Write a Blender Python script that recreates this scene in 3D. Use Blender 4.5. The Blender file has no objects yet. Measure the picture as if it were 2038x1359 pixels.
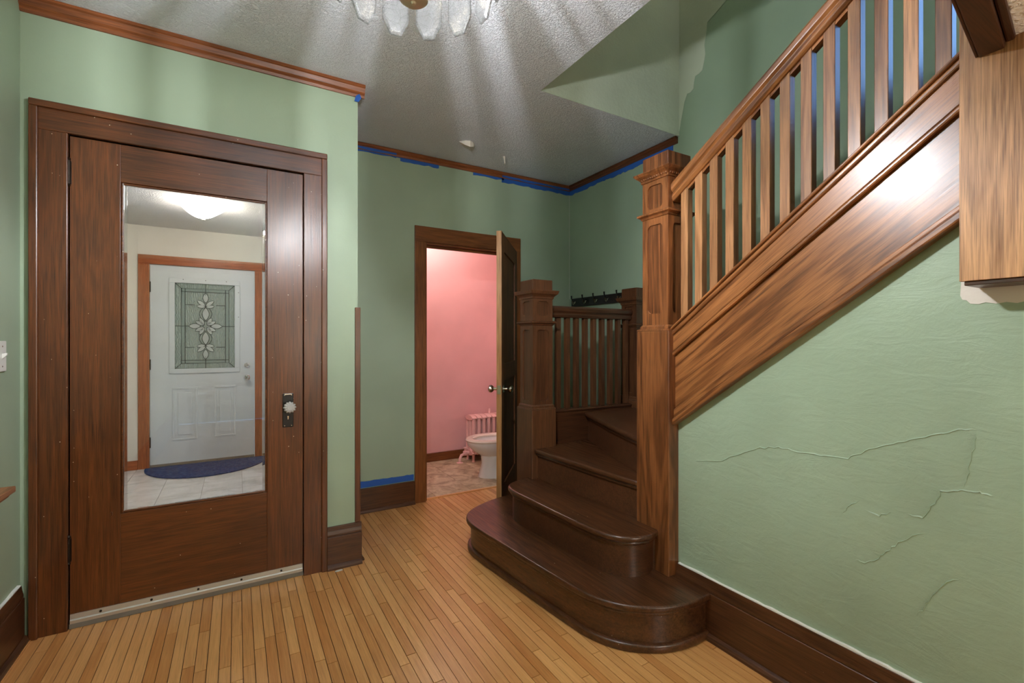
import bpy, bmesh, math, random
from mathutils import Vector, Matrix
random.seed(7)
R = math.radians
sc = bpy.context.scene
COL = sc.collection

# ------------------------------------------------------------------ camera
cam = bpy.data.cameras.new('camera')
cam.sensor_fit = 'HORIZONTAL'; cam.sensor_width = 36.0
cam.lens = 36.0 * 930.0 / 2038.0
cam.clip_start = 0.02
cam_o = bpy.data.objects.new('camera', cam); COL.objects.link(cam_o)
cam_o.location = (0, 0, 1.2)
cam_o.rotation_euler = (R(90), 0, R(-30.5))
sc.camera = cam_o
# ------------------------------------------------------------------ world, exposure
w = bpy.data.worlds.new('sky'); sc.world = w; w.use_nodes = True
bg = w.node_tree.nodes['Background']
bg.inputs[0].default_value = (0.30, 0.55, 1.0, 1); bg.inputs[1].default_value = 1.3
sc.view_settings.view_transform = 'Standard'
sc.view_settings.look = 'None'
sc.view_settings.gamma = 1.0
sc.view_settings.use_curve_mapping = False
sc.view_settings.exposure = 1.9
BULB = 2600.0       # chandelier bulbs
VEST = 78.0        # vestibule lamp
BATH = 38.0        # bathroom lamp
BACK_FILL = 16.0         # added fill lamp in the adjoining room behind the camera
UPST_FILL = 13.0         # added fill lamp upstairs

cy_ = sc.cycles
cy_.max_bounces = 7; cy_.diffuse_bounces = 4; cy_.glossy_bounces = 3; cy_.transmission_bounces = 5; cy_.transparent_max_bounces = 10
cy_.use_denoising = True; cy_.caustics_reflective = False; cy_.caustics_refractive = False
cy_.use_adaptive_sampling = True; cy_.adaptive_threshold = .06; cy_.adaptive_min_samples = 16

# ------------------------------------------------------------------ helpers
WL = {}
def lin(c):
    return tuple(((x/255)/12.92 if x/255 <= .04045 else ((x/255+.055)/1.055)**2.4) for x in c) + (1,)

class MB:
    def __init__(s): s.v = []; s.f = []; s.sm = []
    def add(s, vs, fs, smooth=False):
        o = len(s.v); s.v += [tuple(v) for v in vs]
        s.f += [tuple(i+o for i in f) for f in fs]; s.sm += [smooth]*len(fs); return s
    def box(s, x0, x1, y0, y1, z0, z1, M=None):
        vs = [Vector((x, y, z)) for z in (z0, z1) for y in (y0, y1) for x in (x0, x1)]
        if M is not None: vs = [M @ v for v in vs]
        return s.add(vs, [(0,2,3,1),(4,5,7,6),(0,1,5,4),(2,6,7,3),(0,4,6,2),(1,3,7,5)])
    def prism(s, poly, a0, a1, axis='z', smooth=False):
        """poly in the two other axes (x,y | y,z for 'x' | x,z for 'y'), extruded a0..a1"""
        def P(p, a):
            if axis == 'z': return (p[0], p[1], a)
            if axis == 'x': return (a, p[0], p[1])
            return (p[0], a, p[1])
        n = len(poly)
        ar = sum(poly[i][0]*poly[(i+1)%n][1]-poly[(i+1)%n][0]*poly[i][1] for i in range(n))
        if (ar < 0) != (axis == 'y'): poly = list(reversed(poly))
        vs = [P(p, a0) for p in poly] + [P(p, a1) for p in poly]
        o = len(s.v); s.v += vs
        s.f += [tuple(o+i for i in reversed(range(n))), tuple(o+n+i for i in range(n))]; s.sm += [False, False]
        s.f += [(o+i, o+(i+1)%n, o+n+(i+1)%n, o+n+i) for i in range(n)]; s.sm += [smooth]*n
        return s
    def loft(s, rings, cap=True, smooth=True, closed=True):
        n = len(rings[0]); o = len(s.v)
        for r in rings: s.v += [tuple(p) for p in r]
        for k in range(len(rings)-1):
            for i in range(n if closed else n-1):
                j = (i+1) % n
                s.f.append((o+k*n+i, o+k*n+j, o+(k+1)*n+j, o+(k+1)*n+i)); s.sm.append(smooth)
        if cap and closed:
            s.f.append(tuple(o+i for i in reversed(range(n)))); s.sm.append(False)
            m = o+(len(rings)-1)*n
            s.f.append(tuple(m+i for i in range(n))); s.sm.append(False)
        return s
    def lathe(s, prof, c=(0,0,0), n=20, axis='z', smooth=True):
        rings = []
        for r, h in prof:
            ring = []
            for i in range(n):
                a = 2*math.pi*i/n; x, y = r*math.cos(a), r*math.sin(a)
                if axis == 'z': p = (x, y, h)
                elif axis == 'y': p = (x, h, -y)
                else: p = (h, x, y)
                ring.append((c[0]+p[0], c[1]+p[1], c[2]+p[2]))
            rings.append(ring)
        return s.loft(rings, smooth=smooth)
    def tube(s, pts, r, n=8, smooth=True):
        pts = [Vector(p) for p in pts]; rings = []
        rr = r if isinstance(r, (list, tuple)) else [r]*len(pts)
        up = Vector((0,0,1))
        for k, p in enumerate(pts):
            d = (pts[min(k+1, len(pts)-1)] - pts[max(k-1, 0)]).normalized()
            u = d.cross(up)
            if u.length < 1e-3: u = d.cross(Vector((1,0,0)))
            u.normalize(); v = u.cross(d)
            rings.append([p + (u*math.cos(2*math.pi*i/n) - v*math.sin(2*math.pi*i/n))*-rr[k] for i in range(n)])
        return s.loft(rings, smooth=smooth)
    def sphere(s, c, r, n=14, m=8, sx=1, sy=1, sz=1):
        rings = []
        for k in range(m+1):
            t = -math.pi/2 + math.pi*(k+.02)/(m+.04)
            rings.append([(c[0]+sx*r*math.cos(t)*math.cos(2*math.pi*i/n), c[1]+sy*r*math.cos(t)*math.sin(2*math.pi*i/n), c[2]+sz*r*math.sin(t)) for i in range(n)])
        return s.loft(rings)

def mkobj(name, mb, mat, parent=None, bevel=0, seg=2, angle=40, origin=None, fixn=True):
    me = bpy.data.meshes.new(name)
    bm = bmesh.new()
    vs = mb.v
    if origin is None:
        c = Vector([ (min(v[i] for v in vs)+max(v[i] for v in vs))/2 for i in range(3)])
    else: c = Vector(origin)
    bv = [bm.verts.new(Vector(v)-c) for v in vs]
    for f, smf in zip(mb.f, mb.sm):
        try:
            q = bm.faces.new([bv[i] for i in f]); q.smooth = smf
        except ValueError: pass
    if fixn: bmesh.ops.recalc_face_normals(bm, faces=bm.faces[:])
    if bevel:
        es = [e for e in bm.edges if len(e.link_faces) == 2 and e.calc_face_angle(0) > R(angle)]
        bmesh.ops.bevel(bm, geom=es, offset=bevel, segments=seg, affect='EDGES', profile=.5, clamp_overlap=True)
    bm.to_mesh(me); bm.free()
    if any(mb.sm): me.set_sharp_from_angle(angle=R(38))
    if mat: me.materials.append(mat)
    o = bpy.data.objects.new(name, me); COL.objects.link(o)
    WL[o.name] = c
    if parent is not None:
        o.parent = parent; o.location = c - WL[parent.name]
    else: o.location = c
    return o
def empty(name, loc):
    o = bpy.data.objects.new(name, None); COL.objects.link(o); o.location = loc
    o.empty_display_size = .1
    WL[o.name] = Vector(loc); return o
def tag(o, label, cat=None, group=None, kind=None):
    o['label'] = label
    if cat: o['category'] = cat
    if group: o['group'] = group
    if kind: o['kind'] = kind
    return o
def struct(o, label): o['kind'] = 'structure'; o['label'] = label; return o
def box(name, mat, parent, *a, bevel=0, seg=2, M=None):
    return mkobj(name, MB().box(*a, M=M), mat, parent, bevel=bevel, seg=seg)

# ------------------------------------------------------------------ materials
def newmat(name):
    m = bpy.data.materials.new(name); m.use_nodes = True
    nt = m.node_tree; b = nt.nodes['Principled BSDF']
    return m, nt, b
def N(nt, t, **kw):
    n = nt.nodes.new(t)
    for k, v in kw.items():
        if k in n.inputs: n.inputs[k].default_value = v
        else: setattr(n, k, v)
    return n
def ramp(nt, stops):
    r = nt.nodes.new('ShaderNodeValToRGB'); e = r.color_ramp.elements
    e[0].position, e[0].color = stops[0]; e[1].position, e[1].color = stops[-1]
    for p, c in stops[1:-1]:
        q = e.new(p); q.color = c
    return r
def wood(name, dark, light, axis='z', rough=.35, spec=.5, specks=0, tilt=0, coat=.0, vary=.25, figure=.5, fine=1.0, pores=.6):
    m, nt, b = newmat(name); L = nt.links.new
    tc = N(nt, 'ShaderNodeTexCoord'); oi = N(nt, 'ShaderNodeObjectInfo')
    off = N(nt, 'ShaderNodeVectorMath', operation='MULTIPLY_ADD')
    comb = N(nt, 'ShaderNodeCombineXYZ'); 
    for i in range(3): L(oi.outputs['Random'], comb.inputs[i])
    L(comb.outputs[0], off.inputs[0]); off.inputs[1].default_value = (17, 31, 13); L(tc.outputs['Object'], off.inputs[2])
    mr = N(nt, 'ShaderNodeMapping'); mr.inputs['Rotation'].default_value = (tilt, 0, 0); L(off.outputs[0], mr.inputs[0])
    def scaled(a, c):
        mp = N(nt, 'ShaderNodeMapping')
        mp.inputs['Scale'].default_value = {'x': (a,c,c), 'y': (c,a,c), 'z': (c,c,a)}[axis]
        L(mr.outputs[0], mp.inputs[0]); return mp
    m1 = scaled(4, 120*fine); n1 = N(nt, 'ShaderNodeTexNoise', Scale=1.0, Detail=6.0, Roughness=.65); L(m1.outputs[0], n1.inputs['Vector'])
    m2 = scaled(.9, 9); n2 = N(nt, 'ShaderNodeTexNoise', Scale=1.0, Detail=3.0, Distortion=.6); L(m2.outputs[0], n2.inputs['Vector'])
    wv = N(nt, 'ShaderNodeMath', operation='MULTIPLY'); wv.inputs[1].default_value = 42; L(n2.outputs[0], wv.inputs[0])
    sn = N(nt, 'ShaderNodeMath', operation='SINE'); L(wv.outputs[0], sn.inputs[0])
    m3 = scaled(1.2, 3.5); n3 = N(nt, 'ShaderNodeTexNoise', Scale=1.0, Detail=2.0); L(m3.outputs[0], n3.inputs['Vector'])
    a1 = N(nt, 'ShaderNodeMath', operation='MULTIPLY_ADD'); L(sn.outputs[0], a1.inputs[0]); a1.inputs[1].default_value = .15*figure; L(n1.outputs[0], a1.inputs[2])
    a2 = N(nt, 'ShaderNodeMath', operation='MULTIPLY_ADD'); L(n3.outputs[0], a2.inputs[0]); a2.inputs[1].default_value = .4; L(a1.outputs[0], a2.inputs[2])
    a3 = N(nt, 'ShaderNodeMath', operation='MULTIPLY_ADD'); L(oi.outputs['Random'], a3.inputs[0]); a3.inputs[1].default_value = vary; L(a2.outputs[0], a3.inputs[2])
    r = ramp(nt, [(.0, lin(dark)), (1.0, lin(light))])
    mm = N(nt, 'ShaderNodeMapRange'); L(a3.outputs[0], mm.inputs[0]); mm.inputs[1].default_value = .42+vary*.1; mm.inputs[2].default_value = 1.0+vary*.9
    L(mm.outputs[0], r.inputs[0])
    m4 = scaled(9, 420*fine); n4 = N(nt, 'ShaderNodeTexNoise', Scale=1.0, Detail=2.0, Roughness=.5); L(m4.outputs[0], n4.inputs['Vector'])
    pr = N(nt, 'ShaderNodeMapRange'); L(n4.outputs[0], pr.inputs[0]); pr.inputs[1].default_value = .34; pr.inputs[2].default_value = .5; pr.inputs[3].default_value = pores; pr.inputs[4].default_value = 1.0
    pm_ = N(nt, 'ShaderNodeVectorMath', operation='SCALE'); L(r.outputs[0], pm_.inputs[0]); L(pr.outputs[0], pm_.inputs['Scale'])
    colout = pm_.outputs[0]
    if specks:
        vo = N(nt, 'ShaderNodeTexVoronoi', Scale=42.0); L(off.outputs[0], vo.inputs['Vector'])
        ns = N(nt, 'ShaderNodeTexNoise', Scale=3.0, Detail=1.0); L(off.outputs[0], ns.inputs['Vector'])
        th = N(nt, 'ShaderNodeMath', operation='MULTIPLY'); L(ns.outputs[0], th.inputs[0]); th.inputs[1].default_value = .17*specks
        th2 = N(nt, 'ShaderNodeMath', operation='SUBTRACT'); L(th.outputs[0], th2.inputs[0]); th2.inputs[1].default_value = .02
        sep = N(nt, 'ShaderNodeSeparateColor'); L(vo.outputs['Color'], sep.inputs[0])
        gate = N(nt, 'ShaderNodeMath', operation='GREATER_THAN'); L(sep.outputs[0], gate.inputs[0]); gate.inputs[1].default_value = .86
        lt = N(nt, 'ShaderNodeMath', operation='LESS_THAN'); L(vo.outputs['Distance'], lt.inputs[0]); L(th2.outputs[0], lt.inputs[1])
        mu = N(nt, 'ShaderNodeMath', operation='MULTIPLY'); L(gate.outputs[0], mu.inputs[0]); L(lt.outputs[0], mu.inputs[1])
        mx = N(nt, 'ShaderNodeMix', data_type='RGBA'); L(mu.outputs[0], mx.inputs[0]); L(colout, mx.inputs[6]); mx.inputs[7].default_value = lin((205,190,165))
        colout = mx.outputs[2]
    L(colout, b.inputs['Base Color'])
    b.inputs['Roughness'].default_value = rough; b.inputs['Specular IOR Level'].default_value = spec
    if coat: b.inputs['Coat Weight'].default_value = coat; b.inputs['Coat Roughness'].default_value = .32
    bp = N(nt, 'ShaderNodeBump', Strength=.22, Distance=.0015); L(n1.outputs[0], bp.inputs['Height']); L(bp.outputs[0], b.inputs['Normal'])
    return m
def paint(name, col, rough=.55, bump=.25, scale=60, var=.06, dist=.003, trowel=0, col2=None, spec=.35):
    m, nt, b = newmat(name); L = nt.links.new
    tc = N(nt, 'ShaderNodeTexCoord'); src = tc.outputs['Object']
    n = N(nt, 'ShaderNodeTexNoise', Scale=scale, Detail=5.0, Roughness=.6); L(src, n.inputs['Vector'])
    nb = N(nt, 'ShaderNodeTexNoise', Scale=2.2, Detail=3.0); L(src, nb.inputs['Vector'])
    c1 = lin(tuple(min(255, x*(1+var)) for x in col)); c0 = lin(tuple(x*(1-var) for x in (col2 or col)))
    r = ramp(nt, [(.3, c0), (.7, c1)]); L(nb.outputs[0], r.inputs[0]); L(r.outputs[0], b.inputs['Base Color'])
    b.inputs['Roughness'].default_value = rough; b.inputs['Specular IOR Level'].default_value = spec
    h = n.outputs[0]
    if trowel:
        mp = N(nt, 'ShaderNodeMapping'); mp.inputs['Scale'].default_value = (3, 3, 9); mp.inputs['Rotation'].default_value = (R(20), 0, 0); L(src, mp.inputs[0])
        n2 = N(nt, 'ShaderNodeTexNoise', Scale=2.6, Detail=7.0, Roughness=.62, Distortion=1.4); L(mp.outputs[0], n2.inputs['Vector'])
        ad = N(nt, 'ShaderNodeMath', operation='MULTIPLY_ADD'); L(n2.outputs[0], ad.inputs[0]); ad.inputs[1].default_value = trowel; L(h, ad.inputs[2]); h = ad.outputs[0]
    bp = N(nt, 'ShaderNodeBump', Strength=bump, Distance=dist); L(h, bp.inputs['Height']); L(bp.outputs[0], b.inputs['Normal'])
    return m
def popcorn(name, col, scale=95, strength=.9, dist=.006):
    m, nt, b = newmat(name); L = nt.links.new
    tc = N(nt, 'ShaderNodeTexCoord')
    v = N(nt, 'ShaderNodeTexNoise', Scale=scale, Detail=4.0, Roughness=.55, Distortion=.7); L(tc.outputs['Object'], v.inputs['Vector'])
    r = ramp(nt, [(.42, (0,0,0,1)), (.66, (1,1,1,1))]); L(v.outputs[0], r.inputs[0])
    bp = N(nt, 'ShaderNodeBump', Strength=strength, Distance=dist); L(r.outputs[0], bp.inputs['Height']); L(bp.outputs[0], b.inputs['Normal'])
    b.inputs['Base Color'].default_value = lin(col); b.inputs['Roughness'].default_value = .85; b.inputs['Specular IOR Level'].default_value = .2
    return m
def plain(name, col, rough=.4, metal=0, spec=.5, emit=0, ecol=None, trans=0, bump=0, bscale=200):
    m, nt, b = newmat(name)
    b.inputs['Base Color'].default_value = lin(col); b.inputs['Roughness'].default_value = rough
    b.inputs['Metallic'].default_value = metal; b.inputs['Specular IOR Level'].default_value = spec
    if emit:
        b.inputs['Emission Color'].default_value = lin(ecol or col); b.inputs['Emission Strength'].default_value = emit
    if trans: b.inputs['Transmission Weight'].default_value = trans
    n = N(nt, 'ShaderNodeTexNoise', Scale=bscale, Detail=3.0); tc = N(nt, 'ShaderNodeTexCoord'); nt.links.new(tc.outputs['Object'], n.inputs['Vector'])
    bp = N(nt, 'ShaderNodeBump', Strength=bump or .03, Distance=.001); nt.links.new(n.outputs[0], bp.inputs['Height']); nt.links.new(bp.outputs[0], b.inputs['Normal'])
    return m
def mottled(name, cols, scale=6, rough=.4, detail=8, spec=.4, stretch=(1,1,1)):
    m, nt, b = newmat(name); L = nt.links.new
    tc = N(nt, 'ShaderNodeTexCoord'); oi = N(nt, 'ShaderNodeObjectInfo')
    ad = N(nt, 'ShaderNodeVectorMath', operation='MULTIPLY_ADD'); cb = N(nt, 'ShaderNodeCombineXYZ')
    for i in range(3): L(oi.outputs['Random'], cb.inputs[i])
    L(cb.outputs[0], ad.inputs[0]); ad.inputs[1].default_value = (23, 11, 37)
    mp = N(nt, 'ShaderNodeMapping'); mp.inputs['Scale'].default_value = stretch; L(tc.outputs['Object'], mp.inputs[0]); L(mp.outputs[0], ad.inputs[2])
    n = N(nt, 'ShaderNodeTexNoise', Scale=scale, Detail=detail, Roughness=.68, Distortion=.8); L(ad.outputs[0], n.inputs['Vector'])
    k = len(cols); r = ramp(nt, [(.32+.36*i/(k-1), lin(c)) for i, c in enumerate(cols)]); L(n.outputs[0], r.inputs[0]); L(r.outputs[0], b.inputs['Base Color'])
    b.inputs['Roughness'].default_value = rough; b.inputs['Specular IOR Level'].default_value = spec
    return m
def sheet_glass(name, tint=(255,255,255), gloss=.08, rough=.02):
    m = bpy.data.materials.new(name); m.use_nodes = True; nt = m.node_tree; nt.nodes.clear(); L = nt.links.new
    o = N(nt, 'ShaderNodeOutputMaterial'); t = N(nt, 'ShaderNodeBsdfTransparent'); t.inputs[0].default_value = lin(tint)
    g = N(nt, 'ShaderNodeBsdfGlossy'); g.inputs['Roughness'].default_value = rough
    fr = N(nt, 'ShaderNodeFresnel', IOR=1.5); mu = N(nt, 'ShaderNodeMath', operation='MULTIPLY'); mu.inputs[1].default_value = gloss/.04; L(fr.outputs[0], mu.inputs[0])
    mx = N(nt, 'ShaderNodeMixShader'); L(mu.outputs[0], mx.inputs[0]); L(t.outputs[0], mx.inputs[1]); L(g.outputs[0], mx.inputs[2]); L(mx.outputs[0], o.inputs[0])
    return m
def crystal(name):
    m = bpy.data.materials.new(name); m.use_nodes = True; nt = m.node_tree; nt.nodes.clear(); L = nt.links.new
    o = N(nt, 'ShaderNodeOutputMaterial'); t = N(nt, 'ShaderNodeBsdfTransparent'); t.inputs[0].default_value = (.9,.9,.88,1)
    tr = N(nt, 'ShaderNodeBsdfTranslucent'); tr.inputs[0].default_value = (.02,.02,.0195,1)
    df = N(nt, 'ShaderNodeBsdfDiffuse'); df.inputs[0].default_value = (.016,.016,.0155,1)
    g = N(nt, 'ShaderNodeBsdfGlossy'); g.inputs['Roughness'].default_value = .12
    tc = N(nt, 'ShaderNodeTexCoord')
    n = N(nt, 'ShaderNodeTexNoise', Scale=14.0, Detail=3.0, Distortion=2.0); L(tc.outputs['Object'], n.inputs['Vector'])
    vo = N(nt, 'ShaderNodeTexVoronoi', Scale=26.0); vo.feature = 'DISTANCE_TO_EDGE'; L(tc.outputs['Object'], vo.inputs['Vector'])
    ln = N(nt, 'ShaderNodeMath', operation='LESS_THAN'); L(vo.outputs['Distance'], ln.inputs[0]); ln.inputs[1].default_value = .02
    a = N(nt, 'ShaderNodeMixShader'); a.inputs[0].default_value = .5; L(tr.outputs[0], a.inputs[1]); L(df.outputs[0], a.inputs[2])
    f = N(nt, 'ShaderNodeMath', operation='MULTIPLY_ADD'); L(ln.outputs[0], f.inputs[0]); f.inputs[1].default_value = .2; f.inputs[2].default_value = .36
    bq = N(nt, 'ShaderNodeMixShader'); L(f.outputs[0], bq.inputs[0]); L(t.outputs[0], bq.inputs[1]); L(a.outputs[0], bq.inputs[2])
    bp = N(nt, 'ShaderNodeBump', Strength=.3, Distance=.004); L(n.outputs[0], bp.inputs['Height']); L(bp.outputs[0], g.inputs['Normal'])
    c = N(nt, 'ShaderNodeMixShader'); c.inputs[0].default_value = .10; L(bq.outputs[0], c.inputs[1]); L(g.outputs[0], c.inputs[2]); L(c.outputs[0], o.inputs[0])
    return m
def glow(name, col, s):
    m = bpy.data.materials.new(name); m.use_nodes = True; nt = m.node_tree; nt.nodes.clear()
    o = N(nt, 'ShaderNodeOutputMaterial'); e = N(nt, 'ShaderNodeEmission'); e.inputs[0].default_value = lin(col); e.inputs[1].default_value = s
    nt.links.new(e.outputs[0], o.inputs[0]); return m
def texglass(name, tint, scale=18, rough=.12):
    m = bpy.data.materials.new(name); m.use_nodes = True; nt = m.node_tree; nt.nodes.clear(); L = nt.links.new
    o = N(nt, 'ShaderNodeOutputMaterial'); g = N(nt, 'ShaderNodeBsdfRefraction'); g.inputs['Roughness'].default_value = rough; g.inputs['IOR'].default_value = 1.25; g.inputs[0].default_value = lin(tint)
    gl = N(nt, 'ShaderNodeBsdfGlossy'); gl.inputs['Roughness'].default_value = .08
    df = N(nt, 'ShaderNodeBsdfDiffuse'); df.inputs[0].default_value = lin((205,216,210))
    tc = N(nt, 'ShaderNodeTexCoord'); wv = N(nt, 'ShaderNodeTexWave', Scale=scale, Distortion=9.0, Detail=3.0); wv.inputs['Detail Scale'].default_value = 1.2
    L(tc.outputs['Object'], wv.inputs['Vector'])
    bp = N(nt, 'ShaderNodeBump', Strength=.8, Distance=.006); L(wv.outputs[0], bp.inputs['Height'])
    for s in (g, gl, df): L(bp.outputs[0], s.inputs['Normal'])
    a = N(nt, 'ShaderNodeMixShader'); a.inputs[0].default_value = .14; L(g.outputs[0], a.inputs[1]); L(gl.outputs[0], a.inputs[2])
    c = N(nt, 'ShaderNodeMixShader'); c.inputs[0].default_value = .45; L(a.outputs[0], c.inputs[1]); L(df.outputs[0], c.inputs[2])
    L(c.outputs[0], o.inputs[0]); return m

DK, LT = (56,28,11), (122,67,29)
M_doorZ = wood('door_wood_upright', DK, LT, 'z', .3, .5, specks=1, vary=.1, coat=.25)
M_doorX = wood('door_wood_level', DK, LT, 'x', .3, .5, specks=1, vary=.1, coat=.25)
M_baseX = wood('baseboard_wood_x', (56,31,15), (104,64,38), 'x', .32, .5, specks=.5, vary=.1)
M_baseY = wood('baseboard_wood_y', (56,31,15), (104,64,38), 'y', .32, .5, specks=.5, vary=.1)
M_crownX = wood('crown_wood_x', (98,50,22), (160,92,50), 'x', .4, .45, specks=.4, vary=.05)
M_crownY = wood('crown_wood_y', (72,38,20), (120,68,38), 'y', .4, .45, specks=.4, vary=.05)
M_bathZ = wood('bath_casing_upright', (92,48,20), (150,92,46), 'z', .35, .5, vary=.1)
M_bathX = wood('bath_casing_level', (92,48,20), (150,92,46), 'x', .35, .5, vary=.1)
M_leaf = wood('bath_door_wood', (80,44,22), (136,86,50), 'z', .6, .25, vary=.05)
M_leafedge = wood('bath_door_edge_wood', (150,100,55), (196,148,96), 'z', .45, .4, vary=.05)
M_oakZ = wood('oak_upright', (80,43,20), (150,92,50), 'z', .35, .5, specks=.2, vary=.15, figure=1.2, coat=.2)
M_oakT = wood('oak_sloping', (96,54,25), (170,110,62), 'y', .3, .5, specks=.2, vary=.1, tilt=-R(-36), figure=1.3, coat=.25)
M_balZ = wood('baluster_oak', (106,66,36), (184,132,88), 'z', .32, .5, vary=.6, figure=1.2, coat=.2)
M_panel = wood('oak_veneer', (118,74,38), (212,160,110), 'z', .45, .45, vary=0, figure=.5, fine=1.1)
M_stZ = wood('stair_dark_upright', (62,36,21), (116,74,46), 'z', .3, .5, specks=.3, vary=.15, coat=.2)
M_stX = wood('stair_dark_x', (52,29,17), (104,64,40), 'x', .28, .5, specks=.3, vary=.1, coat=.2)
M_stY = wood('stair_dark_y', (50,28,15), (104,64,38), 'y', .25, .5, specks=.8, vary=.1, coat=.3)
M_beam = wood('header_dark_wood', (44,24,13), (84,48,28), 'x', .45, .4, vary=0)
M_plank = wood('maple_plank', (196,128,66), (240,184,118), 'y', .3, .5, pores=.85, vary=.7, figure=.35, coat=.15)
M_cab = wood('cabinet_wood', (110,66,36), (166,112,70), 'y', .45, .4, vary=0)
M_vcasZ = wood('vestibule_casing_upright', (132,64,28), (196,110,58), 'z', .4, .4, vary=.2)
M_vcasX = wood('vestibule_casing_level', (132,64,28), (196,110,58), 'x', .4, .4, vary=.2)
M_green = paint('green_wall_paint', (162,179,154), .5, .12, 90, .03)
M_greenR = paint('green_plaster_paint', (157,176,150), .45, .35, 22, .04, .005, trowel=1.3)
M_greenL = paint('old_pale_green_paint', (192,200,180), .6, .5, 45, .04, .006, trowel=.4)
M_greenD = paint('stairwell_green_paint', (152,172,148), .55, .12, 90, .03)
M_white = paint('bare_plaster', (222,214,202), .8, .3, 60, .04)
M_ceil = popcorn('textured_ceiling', (236,239,245), 105, 1.0, .005)
M_ceil2 = popcorn('textured_soffit', (238,237,234), 60, .7, .004)
M_pink = paint('pink_wall_paint', (238,188,185), .5, .15, 60, .03)
M_pinkr = plain('pink_radiator_enamel', (242,196,189), .35)
M_vwall = paint('vestibule_wall_paint', (230,224,212), .6, .15, 70, .02)
M_vceil = popcorn('vestibule_ceiling', (232,228,222), 110, .7)
M_cream = paint('adjoining_room_paint', (205,200,188), .6, .1, 60, .03)
M_vtile = mottled('vestibule_tile', [(196,194,190),(220,219,216),(236,235,233)], 4, .25)
M_btile = mottled('vinyl_tile', [(132,112,84),(176,158,126),(206,192,160),(222,212,184)], 9, .35)
M_grout = plain('grout', (150,146,140), .8)
M_bgrout = plain('vinyl_joint', (120,92,68), .7)
M_sub = plain('dark_joint', (52,28,12), .8)
M_tape = plain('blue_painter_tape', (38,92,176), .6, bump=.3, bscale=60)
M_black = plain('black_enamel', (22,21,21), .3)
M_iron = plain('dark_hinge_metal', (48,38,30), .4, .7)
M_alu = plain('aluminium', (205,203,194), .4, .6)
M_alud = plain('grey_vinyl_sweep', (120,114,104), .6)
M_nick = plain('brushed_nickel', (205,196,180), .22, 1)
M_chrome = plain('chrome', (220,222,225), .12, 1)
M_bnick = plain('antique_nickel', (200,190,168), .4, .5)
M_switch = plain('white_switch_plastic', (222,222,216), .35)
M_steel = paint('white_steel_door', (212,220,222), .4, .08, 120, .01)
M_porc = plain('white_porcelain', (236,232,226), .12)
M_seat = plain('cream_toilet_seat', (238,226,210), .25)
M_mat = mottled('navy_mat_pile', [(14,38,78),(24,56,108),(84,110,140)], 40, .95, spec=.1)
M_lead = plain('lead_came', (46,48,48), .4, .5)
M_glassA = sheet_glass('door_glass', (250,252,253), .05)
M_glassB = texglass('swirled_glass', (176,192,184))
M_glassC = texglass('pebbled_border_glass', (200,212,208), 60, .2)
M_bev = plain('clear_bevel_glass', (214,222,220), .12, 0, .8, trans=.25)
M_win = sheet_glass('window_glass', (245,250,255), .05)
M_cry = crystal('etched_crystal')
M_knob = plain('cut_glass_knob', (235,235,232), .06, 0, .9, trans=.45)
M_bulb = glow('bulb_glow', (247,249,255), BULB)
M_vlamp = glow('vestibule_shade_glow', (255,244,230), VEST*.2)
M_vbulb = glow('vestibule_bulb_glow', (255,248,238), VEST*1.2)
M_bbulb = glow('bath_globe_glow', (255,244,236), BATH)
M_kfill = glow('back_fill_glow', (255,246,234), BACK_FILL)
M_ufill = glow('upper_fill_glow', (255,244,228), UPST_FILL)
M_chip = plain('white_paint_chip', (232,230,224), .8)

# ------------------------------------------------------------------ dimensions
XL, YA, XC, YB, XS, XR, ZC = -.75, 2.62, .568, 3.36, 2.58, 1.66, 2.59
ZU = 5.0

# ------------------------------------------------------------------ floor with strip boards
fl = struct(mkobj('floor', MB().box(XL-.1, XS+.1, -3.0, YB+.02, -.12, -.006), M_sub), 'narrow strip maple floor of the hall')
W = .0385; GAP = .0022
npl = 0; near = MB()
x = XL
def plank_mb(mb, x, y0, y1):
    return mb.box(x+GAP/2, x+W-GAP/2, y0+GAP/2, y1-GAP/2, -.02, random.uniform(-.0004, .0004))
while x < 2.2:
    ytop = YA+.02 if x+W < XC else YB+.03
    if x+W >= XC and x < XC: ytop = YB+.0
    y = .92 - random.uniform(0, .8)
    if x > 1.25: y = 2.5 - random.uniform(0, .5)
    if x > 1.2 and x < 1.72:          # strips that come out in front of the bottom step
        yy = .8 - random.uniform(0, .3)
        while yy < 1.5:
            ln = random.uniform(.35, .9); e = min(yy+ln, 1.5); mkobj('plank', plank_mb(MB(), x, yy, e), M_plank, fl); npl += 1; yy = e
    first = y
    while y < ytop - .01:
        ln = random.choice([.28, .42, .55, .7, .85, 1.0, 1.2])*random.uniform(.85, 1.15)
        e = y+ln
        if ytop - e < .14: e = ytop
        if npl < 296: mkobj('plank', plank_mb(MB(), x, y, e), M_plank, fl)
        else: plank_mb(near, x, y, e)
        npl += 1; y = e
    if x < XR-.02: 
        yy = -2.9
        lim = .6 if x > 1.2 else first
        if x > 1.2: lim = .5
        while yy < lim:
            e = min(yy+random.uniform(.6, 1.4), lim); plank_mb(near, x, yy, e); yy = e
    x += W
s = mkobj('plank_field', near, M_plank, fl); s['kind'] = 'stuff'
box('wall_edge_strip', M_plank, fl, XL+.001, XL+.04, 1.2, 2.6, -.004, .006)

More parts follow.
